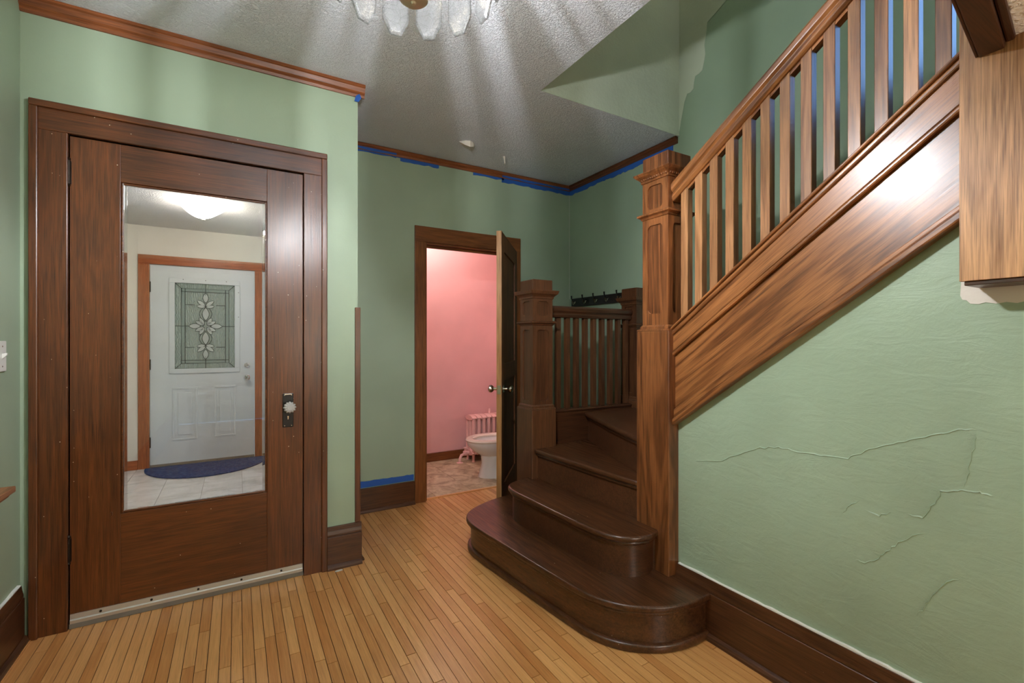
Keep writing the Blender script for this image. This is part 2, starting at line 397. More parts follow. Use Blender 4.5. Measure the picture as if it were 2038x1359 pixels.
# ------------------------------------------------------------------ ceiling
OX, OY0, OY1 = 1.452, -1.3, 2.15
cl = MB()
cl.box(XL-.1, OX, -3.0, YB+.1, ZC, ZC+.22); cl.box(OX, XS+.1, OY1+.004, YB+.1, ZC, ZC+.22); cl.box(OX, XS+.1, -3.0, OY0, ZC, ZC+.22)
ceil = struct(mkobj('ceiling', cl, M_ceil), 'grey-white textured ceiling with an opening over the stairs')
# peeling flake and hanging curl
fk = MB(); cx, cy = 1.391, 2.98
pts = [(-.055,.0),(-.03,.02),(.02,.02),(.05,-.005),(.03,-.03),(.0,-.045),(-.03,-.03)]
fk.add([(cx+a*1.1, cy+b*1.1, ZC-.004-.045*max(0, -b*20)) for a, b in pts]+[(cx+a*1.1, cy+b*1.1, ZC-.001) for a, b in pts],
       [tuple(range(7)), tuple(range(13,6,-1))]+[(i,(i+1)%7,(i+1)%7+7,i+7) for i in range(7)])
tag(mkobj('paint_flake', fk, M_white, ceil), 'loose flake of white paint curling off the ceiling')
mkobj('paint_curl', MB().tube([(1.731,3.057,ZC),(1.733,3.055,ZC-.02),(1.737,3.053,ZC-.045),(1.733,3.05,ZC-.06)], [.012,.007,.006,.004], 6), M_white, ceil)

# ------------------------------------------------------------------ walls of the hall
def wall(name, label, mat, boxes):
    mb = MB()
    for b in boxes: mb.box(*b)
    return struct(mkobj(name, mb, mat), label)
DX0, DX1, DZ = -.604, .296, 2.062          # main door opening
wall('wall_left', 'pale green wall at the left edge beside the brown door', M_green, [(XL-.14, XL, -3.0, YA+.14, 0, ZC)])
wall('wall_front', 'pale green wall around the brown glazed door', M_green,
     [(XL, DX0, YA, YA+.14, 0, ZC), (DX1, XC, YA, YA+.14, 0, ZC), (DX0, DX1, YA, YA+.14, DZ, ZC)])
wall('wall_return', 'short green wall running back from the front wall corner', M_green, [(XC-.13, XC, YA+.14, YB+.1, 0, ZC)])
BX0, BX1, BZ = 1.222, 1.985, 1.946          # bathroom opening
wall('wall_back', 'green rear wall around the bathroom doorway', M_green,
     [(XC, BX0, YB, YB+.1, 0, ZC), (BX1, XS, YB, YB+.1, 0, ZC), (BX0, BX1, YB, YB+.1, BZ, ZC)])
WY0, WY1, WZ0, WZ1 = -.35, .62, 2.35, 3.55   # stair window
ws = wall('wall_stairwell', 'green outer wall of the stairwell', M_greenD,
     [(XS, XS+.14, WY1, YB+.1, 0, ZU), (XS, XS+.14, -3.0, WY0, 0, ZU), (XS, XS+.14, WY0, WY1, 0, WZ0), (XS, XS+.14, WY0, WY1, WZ1, ZU)])
pp = [(2.15,2.6),(2.15,2.62),(2.108,2.797),(2.084,2.846),(2.06,2.842),(2.036,2.854),(2.03,2.90),(2.021,2.932),(1.99,2.935),(1.967,2.945),(1.955,2.99),(1.945,3.036),(1.952,3.098),(1.94,3.16),(1.93,3.23),(1.851,3.261),(1.765,3.3),(1.6,3.4),(1.6,3.9),(2.15,3.9)]
tag(mkobj('old_paint_patch', MB().prism(pp, XS-.002, XS+.002, 'x'), M_greenL, ws), 'ragged patch of paler old green paint')
wall('wall_landing', 'pale green wall rising from the back edge of the stair opening', M_greenL, [(OX+.001, XS, OY1, OY1+.003, ZC+.0005, ZU), (OX+.001, XS, OY1+.003, OY1+.12, ZC+.2205, ZU)])
wall('wall_upper', 'upper stair enclosure out of view', M_greenL, [(OX-.12, OX, OY0, OY1+.12, ZC+.22, ZU), (OX, XS, OY0-.12, OY0, ZC+.22, ZU)])
struct(mkobj('ceiling_upper', MB().box(OX-.1, XS+.1, OY0-.1, OY1+.1, ZU, ZU+.1), M_ceil), 'upper stairwell ceiling out of view')
wall('wall_behind', 'wall of the adjoining room behind the viewer', M_cream, [(XL-.14, XR+.1, -3.1, -3.0, 0, ZC)])
# right wall below the stringer
SL = .735; SB = lambda y: .862 + SL*(1.355-y)          # stringer lower edge
wr_poly = [(1.43, 0), (1.43, SB(1.43)+.06), (.40, SB(.40)+.06), (.40, ZC), (-3.0, ZC), (-3.0, 0)]
wr = struct(mkobj('wall_right', MB().prism(wr_poly, XR, XR+.09, 'x'), M_greenR), 'pale green plaster wall under the sloping stairs, cracked')
cracks = [[(1.308,.694),(1.178,.727),(1.094,.772),(1.016,.808),(.951,.824),(.883,.822),(.814,.822),(.733,.832),(.685,.862),(.63,.892),(.573,.916),(.538,.933),(.496,.95),(.464,.967),(.433,.97)],
 [(.75,.649),(.728,.683),(.696,.711)],[(.69,.68),(.649,.678),(.615,.7)],
 [(.587,.701),(.544,.706),(.525,.742),(.504,.789),(.472,.803),(.448,.807),(.422,.807),(.4,.808)],
 [(.456,.81),(.45,.858),(.445,.891),(.437,.933),(.433,.97)],
 [(.712,.52),(.68,.524),(.659,.538),(.63,.576),(.601,.613),(.569,.645),(.538,.664)],
 [(.562,.415),(.542,.456),(.521,.499),(.496,.545),(.464,.57)]]
for c in cracks:
    mb = MB(); fine = []
    for i in range(len(c)-1):
        for k in range(4):
            t = k/4; fine.append((c[i][0]*(1-t)+c[i+1][0]*t+random.uniform(-.003,.003), c[i][1]*(1-t)+c[i+1][1]*t+random.uniform(-.003,.003)))
    fine.append(c[-1]); n = len(fine); A = []; B = []; T = []
    for i, (y, z) in enumerate(fine):
        h = .0024*(min(1, i/3, (n-1-i)/3))
        A.append((XR+.0005, y, z+.004)); T.append((XR-h, y, z)); B.append((XR+.0005, y, z-.0012))
    mb.add(A+T+B, [(i, i+1, n+i+1, n+i) for i in range(n-1)]+[(n+i, n+i+1, 2*n+i+1, 2*n+i) for i in range(n-1)], True)
    mkobj('plaster_crack', mb, M_greenR, wr)
wp = [(.464,1.36),(.466,1.322),(.462,1.311),(.453,1.308),(.446,1.299),(.43,1.297),(.417,1.301),(.398,1.296),(.379,1.299),(.361,1.295),(.349,1.298),(.30,1.296),(.2,1.298),(.2,1.36)]
tag(mkobj('bare_plaster_patch', MB().prism(wp, XR-.002, XR+.002, 'x'), M_white, wr), 'unpainted white plaster under the oak box')

# ------------------------------------------------------------------ baseboards
def molded(name, label, mat, segs, h=.185, cap=.05, shoe=True, capmat=None):
    """segs: list of (axis, fixed coordinate, normal sign, a0, a1)"""
    fx, a0, a1 = segs[0][1], segs[0][3], segs[0][4]
    e = struct(empty(name, ((a0+a1)/2, fx, 0) if segs[0][0] == 'x' else (fx, (a0+a1)/2, 0)), label)
    for ax, f, sg, a0, a1 in segs:
        def pr(poly, nm, m):
            q = [(f+sg*d, z) for d, z in poly]
            mb = MB().prism(q, a0, a1, 'y' if ax == 'y' else 'x')
            if ax == 'y': pass
            return mkobj(nm, mb, m, e, bevel=.002, seg=1)
        pr([(0,0),(.02,0),(.02,h),(0,h)], 'board', mat)
        if cap: pr([(0,h+.0008),(.017,h+.0008),(.017,h+.012),(.013,h+.03),(.011,h+cap),(0,h+cap)], 'cap', capmat or mat)
        if shoe: pr([(.02,0),(.037,0),(.036,.01),(.031,.019),(.022,.026),(.02,.027)], 'shoe', mat)
    return e
# axis is the run direction; prism 'x' takes (y,z), 'y' takes (x,z)
molded('baseboard_right', 'dark wooden baseboard along the cracked right wall', M_baseY, [('y', XR, -1, -2.9, 1.40)], .185, .052)
molded('baseboard_left', 'dark wooden baseboard on the left wall by the door casing', M_baseY, [('y', XL, 1, -2.9, YA-.021)], .178, .05)
bf = molded('baseboard_front', 'short dark baseboard between door casing and wall corner', M_baseX, [('x', YA, -1, .408, XC+.018)], .168, .052)
molded('baseboard_return', 'baseboard on the hidden return wall', M_baseY, [('y', XC, 1, YA, YB)], .168, .052)
molded('baseboard_back', 'dark baseboard left of the bathroom doorway', M_baseX, [('x', YB, -1, XC+.02, BX0-.088)], .168, 0)
molded('baseboard_stairwell', 'baseboard on the rear hall wall behind the stairs', M_baseY, [('y', XS, -1, 2.6, YB)], .168, 0)

def paint_edge(e, ax, f, sg, a0, a1, z, d=.0115):
    pl_ = ragged0(a0, a1, z+.0035, z-.001)
    mkobj('paint_edge', MB().prism(pl_, f, f+sg*d, ax), M_chip, e)
def ragged0(a0, a1, zt, zb):
    t_ = []; b_ = []; a = a0
    while a < a1: t_.append((a, zt+random.uniform(-.002,.002))); b_.append((a, zb)); a += random.uniform(.012,.04)
    t_.append((a1, zt)); b_.append((a1, zb)); return t_+b_[::-1]
paint_edge(bpy.data.objects['baseboard_right'], 'x', XR, -1, .3, 1.38, .2385)
paint_edge(bpy.data.objects['baseboard_left'], 'x', XL, 1, 1.9, 2.59, .2295)
box('corner_seam', M_chip, bpy.data.objects['wall_back'], XS-.0018, XS-.0002, YB-.0018, YB-.0002, 1.58, 2.51)

# ------------------------------------------------------------------ crown mouldings
def crown(name, label, mat, ax, f, sg, a0, a1, z0, d=.034):
    prof = [(0,z0),(.008,z0),(.012,z0+.012),(.012,z0+.018),(.02,z0+.026),(d-.006,z0+.046),(d,z0+.05),(d,ZC),(0,ZC)]
    q = [(f+sg*a, z) for a, z in prof]
    return struct(mkobj(name, MB().prism(q, a0, a1, ax), mat), label)
crown('trim_1', 'brown crown moulding above the glazed door', M_crownX, 'x', YA, -1, XL, XC+.034, 2.527)
crown('trim_2', 'thin brown crown moulding on the rear wall, taped below', M_crownX, 'x', YB, -1, XC, XS, 2.545, .026)
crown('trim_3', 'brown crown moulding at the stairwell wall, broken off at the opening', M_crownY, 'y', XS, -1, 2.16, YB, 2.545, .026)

# blue tape
def ragged(a0, a1, zt, zb, step=.03, amp=.012):
    top = []; bot = []; a = a0
    while a < a1:
        top.append((a, zt)); bot.append((a, zb+random.uniform(-amp, amp))); a += step*random.uniform(.5, 1.4)
    top.append((a1, zt)); bot.append((a1, zb+random.uniform(-amp, amp)))
    return top+bot[::-1]
tp = tag(empty('painter_tape', (1.65, YB-.003, 2.53)), 'torn blue painter tape along the rear wall under its crown', 'tape')
for a0, a1, zt, zb in [(.72,1.0,2.558,2.535),(1.03,1.33,2.548,2.522),(1.0,1.04,2.55,2.543),(1.62,1.90,2.545,2.528),(1.88,XS-.002,2.55,2.513)]:
    mkobj('tape_strip', MB().prism(ragged(a0, a1, zt, zb, .04, .006), YB-.0275 if False else YB-.003, YB-.0005, 'y'), M_tape, tp)
    if a0 > 1.8 or a0 < .8: mkobj('tape_strip', MB().prism(ragged(a0, a1, 2.572, 2.549, .05, .004), YB-.0145, YB-.012, 'y'), M_tape, tp)
tag(mkobj('painter_tape', MB().prism(ragged(2.2, YB-.004, 2.546, 2.508, .03, .007), XS-.003, XS-.0005, 'x'), M_tape), 'blue painter tape on the stairwell wall under its crown', 'tape')
tag(mkobj('painter_tape', MB().prism(ragged(XC+.02, BX0-.09, .172, .215, .03, .004), YB-.003, YB-.0005, 'y'), M_tape), 'blue painter tape just above the rear baseboard', 'tape')
tag(mkobj('painter_tape', MB().prism([(.548,2.5),(.556,2.53),(.575,2.545),(.585,2.525),(.57,2.50)], YA-.0125, YA-.0095, 'y'), M_tape), 'scrap of blue tape at the end of the front crown', 'tape')

# corner guard
struct(mkobj('trim_4', MB().box(XC-.016, XC+.012, YA-.013, YA+.03, .2215, 1.385), M_doorZ, bevel=.003), 'narrow wooden guard strip on the wall corner')

# ------------------------------------------------------------------ main door
cas = struct(empty('trim_5', (-.155, YA, 0)), 'dark wooden casing around the glazed door')
def casing(e, x0, x1, zt, wl, wr_, wt, y, mz, mx, band=.024, th=.02, bz=0.0):
    box('side_board', mz, e, x0-wl, x0, y-th, y, bz, zt, bevel=.002)
    box('side_board', mz, e, x1, x1+wr_, y-th, y, bz, zt, bevel=.002)
    box('head_board', mx, e, x0-wl, x1+wr_, y-th, y, zt+.0004, zt+wt, bevel=.002)
    if band:
        box('back_band', mz, e, x0-wl-.004, x0-wl+band, y-th-.012, y-th, bz, zt+wt-band, bevel=.004)
        box('back_band', mz, e, x1+wr_-band, x1+wr_+.004, y-th-.012, y-th, bz, zt+wt-band, bevel=.004)
        box('back_band', mx, e, x0-wl-.004, x1+wr_+.004, y-th-.012, y-th, zt+wt-band, zt+wt+.004, bevel=.004)
casing(cas, DX0, DX1, DZ, .111, .108, .112, YA, M_doorZ, M_doorX)
box('jamb', M_doorZ, cas, DX0-.018, DX0, YA, YA+.14, 0, DZ); box('jamb', M_doorZ, cas, DX1, DX1+.018, YA, YA+.14, 0, DZ)
box('jamb', M_doorX, cas, DX0, DX1, YA, YA+.14, DZ, DZ+.018)

dr = struct(empty('door_1', (-.155, YA+.02, 0)), 'dark brown wooden door with one tall clear glass pane')
dy0, dy1 = YA-.002, YA+.04
GX0, GX1, GZ0, GZ1 = -.436, .13, .45, 1.895
X0, X1 = DX0+.003, DX1-.003
box('stile', M_doorZ, dr, X0, GX0, dy0, dy1, .01, DZ-.004, bevel=.0015)
box('stile', M_doorZ, dr, GX1, X1, dy0, dy1, .01, DZ-.004, bevel=.0015)
box('rail', M_doorX, dr, GX0, GX1, dy0+.0008, dy1, GZ1, DZ-.004, bevel=.0015)
box('rail', M_doorX, dr, GX0, GX1, dy0+.0008, dy1, .01, GZ0, bevel=.0015)
for a in [(GX0,GX0+.009,GZ0,GZ1),(GX1-.009,GX1,GZ0,GZ1),(GX0+.009,GX1-.009,GZ0,GZ0+.009),(GX0+.009,GX1-.009,GZ1-.009,GZ1)]:
    box('glazing_bead', M_doorX, dr, a[0], a[1], dy0+.008, dy0+.02, a[2], a[3], bevel=.003)
gp = box('glass_pane', M_glassA, dr, GX0+.009, GX1-.009, dy0+.02, dy0+.026, GZ0+.009, GZ1-.009)
M_refr = bpy.data.materials.new('bevelled_glass'); M_refr.use_nodes = True
M_refr.node_tree.nodes['Principled BSDF'].inputs['Transmission Weight'].default_value = 1; M_refr.node_tree.nodes['Principled BSDF'].inputs['Roughness'].default_value = 0; M_refr.node_tree.nodes['Principled BSDF'].inputs['IOR'].default_value = 1.5
bw_, bt_ = .011, .0007
for x0_, x1_ in ((GX0+.009, GX0+.009+bw_), (GX1-.009, GX1-.009-bw_)):
    mkobj('bevel_strip', MB().prism([(x0_,dy0+.0195),(x0_,dy0+.0185),(x1_,dy0+.0185-bt_),(x1_,dy0+.0195)], GZ0+.01, GZ1-.01, 'z'), M_refr, gp)
for a in (1.905, .33):
    h = mkobj('hinge', MB().lathe([(.003,-.06),(.007,-.056),(.005,-.05),(.007,-.048),(.007,.048),(.005,.05),(.008,.056),(.003,.062)], (X0-.002, dy0-.006, a), 10), M_iron, dr)
    box('hinge_leaf', M_iron, h, X0-.001, X0+.006, dy0-.003, dy0+.001, a-.048, a+.048)
es = mkobj('escutcheon', MB().box(.199, .249, dy0-.005, dy0, .767, .937), M_black, dr, bevel=.002)
for xx in (.208, .240):
    for zz in (.775, .929): mkobj('screw', MB().lathe([(.0025,dy0-.007),(.003,dy0-.005)], (xx, 0, zz), 8, 'y'), M_nick, es)
mkobj('keyhole', MB().prism([(.222,.806),(.226,.806),(.226,.816),(.2275,.819),(.226,.823),(.222,.823),(.2205,.819),(.222,.816)], dy0-.0062, dy0-.005, 'y'), M_nick, es)
box('maker_plate', M_nick, es, .208, .24, dy0-.0062, dy0-.005, .9305, .9345)
mkobj('knob_collar', MB().lathe([(.017,-.005),(.014,-.012),(.009,-.018),(.009,-.03)], (.228, dy0, .871), 16, 'y'), M_nick, es)
rings = []
for r_, d in [(.010,-.03),(.022,-.034),(.028,-.044),(.028,-.05),(.022,-.058),(.012,-.061)]:
    rings.append([(.228+r_*(1+.09*math.cos(12*2*math.pi*i/48))*math.cos(2*math.pi*i/48), dy0+d, .871-r_*(1+.09*math.cos(12*2*math.pi*i/48))*math.sin(2*math.pi*i/48)) for i in range(48)])
tag(mkobj('knob', MB().loft(rings, smooth=False), M_knob, es), 'fluted clear glass door knob')
wsx = mkobj('weather_strip', MB().prism([(dy0,.03),(dy0-.006,.03),(dy0-.009,.052),(dy0-.004,.057),(dy0-.004,.062),(dy0,.062)][::1] if False else [(dy0,.022),(dy0-.008,.022),(dy0-.01,.036),(dy0-.005,.040),(dy0-.005,.060),(dy0,.060)], X0+.002, X1-.002, 'x'), M_alu, dr)
tag(wsx, 'pale aluminium weather strip along the door foot')
mkobj('sweep', MB().box(X0, X1, dy0-.008, dy0-.002, .002, .022), M_alud, wsx)
for i in range(5):
    xx = X0+.1+i*(X1-X0-.2)/4
    mkobj('screw', MB().lathe([(.005,dy0-.0075),(.005,dy0-.005)], (xx, 0, .049), 8, 'y'), M_black, wsx)
box('wooden_plug', M_doorZ, dr, -.47, -.462, dy0-.004, dy0, .448, .464, bevel=.001)

# ------------------------------------------------------------------ header of the cased opening the viewer stands in, and the oak box
XP = 1.55
ob = struct(empty('trim_6', (XP+.05, .2, 1.35)), 'light oak veneered box at the right edge above the cracked wall')
box('front_panel', M_panel, ob, XP, XP+.014, -.35, .4375, 1.349, ZC, bevel=.001)
box('side_panel', M_panel, ob, XP+.014, XR-.001, .42, .434, 1.36, ZC)
box('bottom_strip', M_baseY, ob, XP+.006, XR-.001, -.34, .43, 1.338, 1.349, bevel=.002)
dv = Vector((-math.cos(R(8.2)), -math.sin(R(8.2)), 0)); nv = Vector((dv.y, -dv.x, 0))
def along(p0, p1, ya, yb, za, zb):
    """bar from the oak box back along the header; ya..yb are positions on the box face"""
    L_ = 2.6; vs = []
    for t in (0, L_):
        for (yy, zz) in ((ya,za),(yb,za),(yb,zb),(ya,zb)): 
            q = Vector((XP, yy, zz)) + dv*t; vs.append(tuple(q))
    return MB().add(vs, [(0,1,2,3),(7,6,5,4),(0,4,5,1),(1,5,6,2),(2,6,7,3),(3,7,4,0)])
hd = struct(empty('trim_7', (XP, .38, 1.885)), 'dark wooden header trim running out over the viewer at upper right')
mkobj('head_board', along(0,0,.356,.402,1.886,1.935), M_beam, hd, bevel=.004, seg=3)
mkobj('edge_bead', along(0,0,.4022,.408,1.889,1.935), M_beam, hd, bevel=.002)
mkobj('stop_moulding', along(0,0,.339,.3555,1.897,1.935), M_beam, hd, bevel=.005)
struct(mkobj('wall_header', along(0,0,.342,.406,1.9352,ZC), M_green), 'wall above the header trim')
struct(mkobj('ceiling_soffit', along(0,0,-.25,.3418,1.908,1.98), M_ceil2), 'white textured soffit at the top right corner')

# ------------------------------------------------------------------ staircase
Z1, Z2, Z3, Z4, RZ = .187, .37, .553, .737, .1835
st = tag(empty('staircase', (1.62, 2.0, 0)), 'dark wooden staircase with rounded bottom steps, newel posts and oak balustrade', 'staircase')
def chaikin(p, k=2):
    for _ in range(k):
        q = [p[0]]
        for a, b in zip(p[:-1], p[1:]):
            q += [(a[0]*.75+b[0]*.25, a[1]*.75+b[1]*.25), (a[0]*.25+b[0]*.75, a[1]*.25+b[1]*.75)]
        q.append(p[-1]); p = q
    return p
def inset(p, d):
    out = []
    for i in range(len(p)):
        a = Vector(p[max(i-1,0)]); b = Vector(p[min(i+1,len(p)-1)]); t = (b-a).normalized()
        nrm = Vector((t.y, -t.x)); out.append((p[i][0]+nrm.x*d, p[i][1]+nrm.y*d))
    return out
def step(curve, tail, z0, z1, thick=.028, shoe=False, mat=M_stY, nose=.026):
    mb = MB().prism(curve+tail, z1-thick, z1, 'z')
    t = mkobj('tread', mb, mat, st, bevel=.011, seg=4, angle=60)
    for p in t.data.polygons: p.use_smooth = True
    t.data.set_sharp_from_angle(angle=R(30))
    rc = inset(curve, nose)
    q = mkobj('riser', MB().prism(rc+tail, z0, z1-thick-.0005, 'z', smooth=True), M_stX if not shoe else M_stY, st)
    mkobj('scotia', MB().prism(inset(curve, .013)+tail, z1-thick-.016, z1-thick-.0006, 'z', smooth=True), mat, t, bevel=.005, angle=60)
    if shoe:
        s_ = mkobj('shoe_moulding', MB().prism(inset(curve, .008)+tail, 0.0005, .034, 'z', smooth=True), mat, st, bevel=.01, seg=3, angle=60)
    return t
n1 = [(1.637,1.212),(1.53,1.207),(1.421,1.232),(1.338,1.28),(1.275,1.335),(1.225,1.42),(1.200,1.515),(1.182,1.669),(1.164,1.837),(1.146,2.048),(1.127,2.221),(1.118,2.368),(1.140,2.465),(1.192,2.54),(1.282,2.602),(1.432,2.662),(1.55,2.68),(1.70,2.68)]
step(chaikin(n1), [(1.70,1.212)] , 0.0005, Z1, shoe=True)
n2 = [(1.60,1.445),(1.554,1.429),(1.516,1.425),(1.456,1.44),(1.406,1.475),(1.372,1.535),(1.356,1.598),(1.340,1.814),(1.328,2.111),(1.322,2.248),(1.343,2.333),(1.393,2.382),(1.517,2.421),(1.62,2.425)]
step(chaikin(n2), [(1.70,2.425),(1.70,1.50),(1.62,1.445)], Z1+.0005, Z2)
step([(1.594,1.577),(1.583,1.7),(1.565,2.0),(1.548,2.362)], [(1.712,2.362),(1.712,2.408),(2.12,2.408),(1.85,1.48),(1.70,1.48)], Z2+.0005, Z3)
step([(1.64,1.577),(1.662,1.63),(1.78,1.948),(1.97,2.408)], [(2.398,2.408),(2.575,2.36),(2.575,1.48),(1.74,1.48)], Z3+.0005, Z4, mat=M_stX)
step([(1.70,1.48),(2.575,2.20)], [(2.575,1.42),(1.72,1.42)], Z4+.0005, Z4+RZ, mat=M_stX)
step([(1.72,1.42),(2.575,1.62)], [(2.575,1.22),(1.72,1.22)], Z4+RZ+.0005, Z4+2*RZ, mat=M_stX)
for k in range(9):
    y = 1.22-.25*k; z = Z4+(3+k)*RZ
    step([(1.72,y),(2.575,y)], [(2.575,y-.3),(1.72,y-.3)], z-RZ+.0005, z, mat=M_stX)

def newel(cx, cy, z0, zb, zs, ztop, p1, p2, ring, corn, mat, bw=.186, sw=.148, dent=False, label=None):
    hb, hs = bw/2, sw/2
    mb = MB().box(cx-hb, cx+hb, cy-hb, cy+hb, z0, zb)
    n_ = mkobj('newel_post', mb, mat, st, bevel=.003)
    if label: n_['label'] = label
    sq = lambda h, z: [(cx-h,cy-h,z),(cx+h,cy-h,z),(cx+h,cy+h,z),(cx-h,cy+h,z)]
    mkobj('base_moulding', MB().loft([sq(hb,zb+.0003), sq(hb-.002,zb+.006), sq(hs+.008,zb+.010), sq(hs+.007,zs-.008), sq(hs+.001,zs)], smooth=False), mat, n_)
    # shaft: recessed core + frame members on each face
    cw = hs-.007
    mkobj('shaft_core', MB().box(cx-cw, cx+cw, cy-cw, cy+cw, zs, corn[0]), mat, n_)
    fr = MB(); zr = [zs, p2[0], p2[1], p1[0], p1[1], corn[0]]
    sx = .030
    for k in range(4):
        Mx = Matrix.Translation((cx,cy,0)) @ Matrix.Rotation(k*math.pi/2, 4, 'Z')
        he = hs if k % 2 == 0 else cw
        fr.box(-he, -hs+sx, -hs, -cw+.001, zs, corn[0], M=Mx); fr.box(hs-sx, he, -hs, -cw+.001, zs, corn[0], M=Mx)
        for a, b in ((zr[0],zr[1]),(zr[2],zr[3]),(zr[4],zr[5])): fr.box(-hs+sx, hs-sx, -hs, -cw+.001, a, b, M=Mx)
        for (a, b) in (p1, p2):      # small rounded corners and bead round each sunk panel
            for sg in (-1, 1):
                for zz, dz in ((a, 1), (b, -1)):
                    q = [(sg*(hs-sx), zz), (sg*(hs-sx-.016), zz), (sg*(hs-sx-.006), zz+dz*.006), (sg*(hs-sx), zz+dz*.016)]
                    vs = [Mx @ Vector((u, -hs, v)) for u, v in q]+[Mx @ Vector((u, -cw+.001, v)) for u, v in q]
                    fr.add(vs, [(0,1,2,3),(7,6,5,4),(0,4,5,1),(1,5,6,2),(2,6,7,3),(3,7,4,0)])
    mkobj('panel_frame', fr, mat, n_)
    zc_ = ring
    mkobj('ring_moulding', MB().loft([sq(hs,zc_-.014), sq(hs+.004,zc_-.012), sq(hs+.008,zc_-.004), sq(hs+.018,zc_+.002), sq(hs+.019,zc_+.009), sq(hs+.012,zc_+.013), sq(hs,zc_+.016)], smooth=False), mat, n_)
    a, b = corn
    cr = mkobj('cornice', MB().loft([sq(hs,a), sq(hs+.005,a+.002), sq(hs+.006,a+.012), sq(hs+.014,a+.022), sq(hs+.024,a+.03), sq(hs+.030,b-.006), sq(hs+.030,b-.001), sq(hs,b)], smooth=False), mat, n_)
    if dent:
        for k in range(4):
            Mx = Matrix.Translation((cx,cy,0)) @ Matrix.Rotation(k*math.pi/2, 4, 'Z')
            d = MB()
            for i in range(12):
                t = -hs+.004+i*(sw-.008)/11
                p = Mx @ Vector((t, -hs-.0085, a+.0155)); d.sphere(p, .0052, 8, 5)
            mkobj('bead_row', d, mat, cr)
    mkobj('cap_block', MB().box(cx-hs, cx+hs, cy-hs, cy+hs, b, ztop), mat, n_, bevel=.003)
    return n_
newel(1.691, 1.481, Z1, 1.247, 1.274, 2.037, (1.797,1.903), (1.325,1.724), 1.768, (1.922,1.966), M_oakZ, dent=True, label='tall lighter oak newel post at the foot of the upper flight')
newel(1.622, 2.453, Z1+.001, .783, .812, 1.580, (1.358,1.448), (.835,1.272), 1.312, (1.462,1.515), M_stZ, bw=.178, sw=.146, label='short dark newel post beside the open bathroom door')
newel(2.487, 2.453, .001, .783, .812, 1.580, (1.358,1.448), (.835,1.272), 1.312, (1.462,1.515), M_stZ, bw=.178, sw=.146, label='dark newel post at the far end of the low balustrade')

# low balustrade between the two dark newels
yb_ = 2.453
skirt = box('skirt_board', M_stX, st, 1.71, 2.58, 2.412, 2.47, .0, .748, bevel=.002)
mkobj('bottom_rail', MB().prism([(yb_-.045,.7485),(yb_-.047,.757),(yb_-.037,.7625),(yb_+.037,.7625),(yb_+.047,.757),(yb_+.045,.7485)], 1.70, 2.412, 'x'), M_stX, st, bevel=.001)
tr_ = mkobj('top_rail', MB().prism([(yb_-.026,1.355),(yb_-.030,1.372),(yb_-.024,1.382),(yb_-.036,1.396),(yb_-.038,1.415),(yb_-.024,1.428),(yb_+.024,1.428),(yb_+.038,1.415),(yb_+.036,1.396),(yb_+.024,1.382),(yb_+.030,1.372),(yb_+.026,1.355)], 1.695, 2.414, 'x'), M_stX, st, bevel=.003)
bal0 = None
for i in range(10):
    xx = 1.714+.0742*i+.0365*0
    if bal0 is None:
        bal0 = box('baluster', M_stZ, st, xx-.0155+.0, xx+.0155, yb_-.015, yb_+.015, .7626, 1.3552, bevel=.002)
        base = bal0.location.copy()
    elif xx < 2.40:
        c = bal0.copy(); COL.objects.link(c); c.parent = st; c.location = base+Vector((.0742*i, 0, 0))

# upper flight: stringer bands, rail and balusters (slopes as they stand)
def sband(name, x0, x1, zt, zb, mat, y0=1.392, y1=.40, s_t=.735, s_b=.735, parent=None, bevel=.003, prof=None):
    pt = [(y0, zb(y0)), (y0, zt(y0)), (y1, zt(y1)), (y1, zb(y1))]
    return mkobj(name, MB().prism(pt, x0, x1, 'x'), mat, parent or st, bevel=bevel)
LT_ = lambda y: 1.275+.74*(1.373-y)        # top of stringer cap
LF = lambda y: 1.172+.711*(1.368-y)        # lower edge of fascia band
LD = lambda y: .930+.702*(1.355-y)         # upper edge of lower moulding
LB = lambda y: .862+.727*(1.355-y)         # lower edge
sg_ = sband('stringer_board', 1.640, 1.70, lambda y: LT_(y)-.02, lambda y: LB(y)+.012, M_oakT)
sg_['label'] = 'wide varnished oak stringer board of the upper flight'
sband('stringer_fascia', 1.627, 1.6395, lambda y: LT_(y)-.038, LF, M_oakT, parent=sg_)
sband('stringer_cap', 1.612, 1.715, LT_, lambda y: LT_(y)-.014, M_oakT, parent=sg_, bevel=.005)
sband('cap_moulding', 1.619, 1.6395, lambda y: LT_(y)-.0145, lambda y: LT_(y)-.0375, M_oakT, parent=sg_, bevel=.006)
sband('fascia_bead', 1.622, 1.6395, lambda y: LF(y)-.0005, lambda y: LF(y)-.02, M_oakT, parent=sg_, bevel=.006)
sband('lower_moulding', 1.630, 1.6395, LD, lambda y: LB(y)+.030, M_oakT, parent=sg_, bevel=.003)
sband('edge_moulding', 1.620, 1.66, lambda y: LB(y)+.0295, LB, M_oakT, parent=sg_, bevel=.006)
RB = lambda y: 1.812+.649*(1.412-y)
def railsweep(prof, y0, y1, name, mat, parent):
    mb = MB(); rings = [[(1.672+a, y, RB(y)+b) for a, b in prof] for y in (y0, y1)]
    mb.loft(rings, smooth=False); return mkobj(name, mb, mat, parent, bevel=.003)
hr = railsweep([(-.022,0),(-.032,.012),(-.030,.030),(-.024,.036),(-.036,.048),(-.038,.070),(-.026,.086),(0,.091),(.026,.086),(.038,.070),(.036,.048),(.024,.036),(.030,.030),(.032,.012),(.022,0)], 1.41, -.2, 'handrail', M_oakT, st)
hr['label'] = 'moulded oak handrail climbing to the right'
ys = [1.372-.0712*i for i in range(14)]
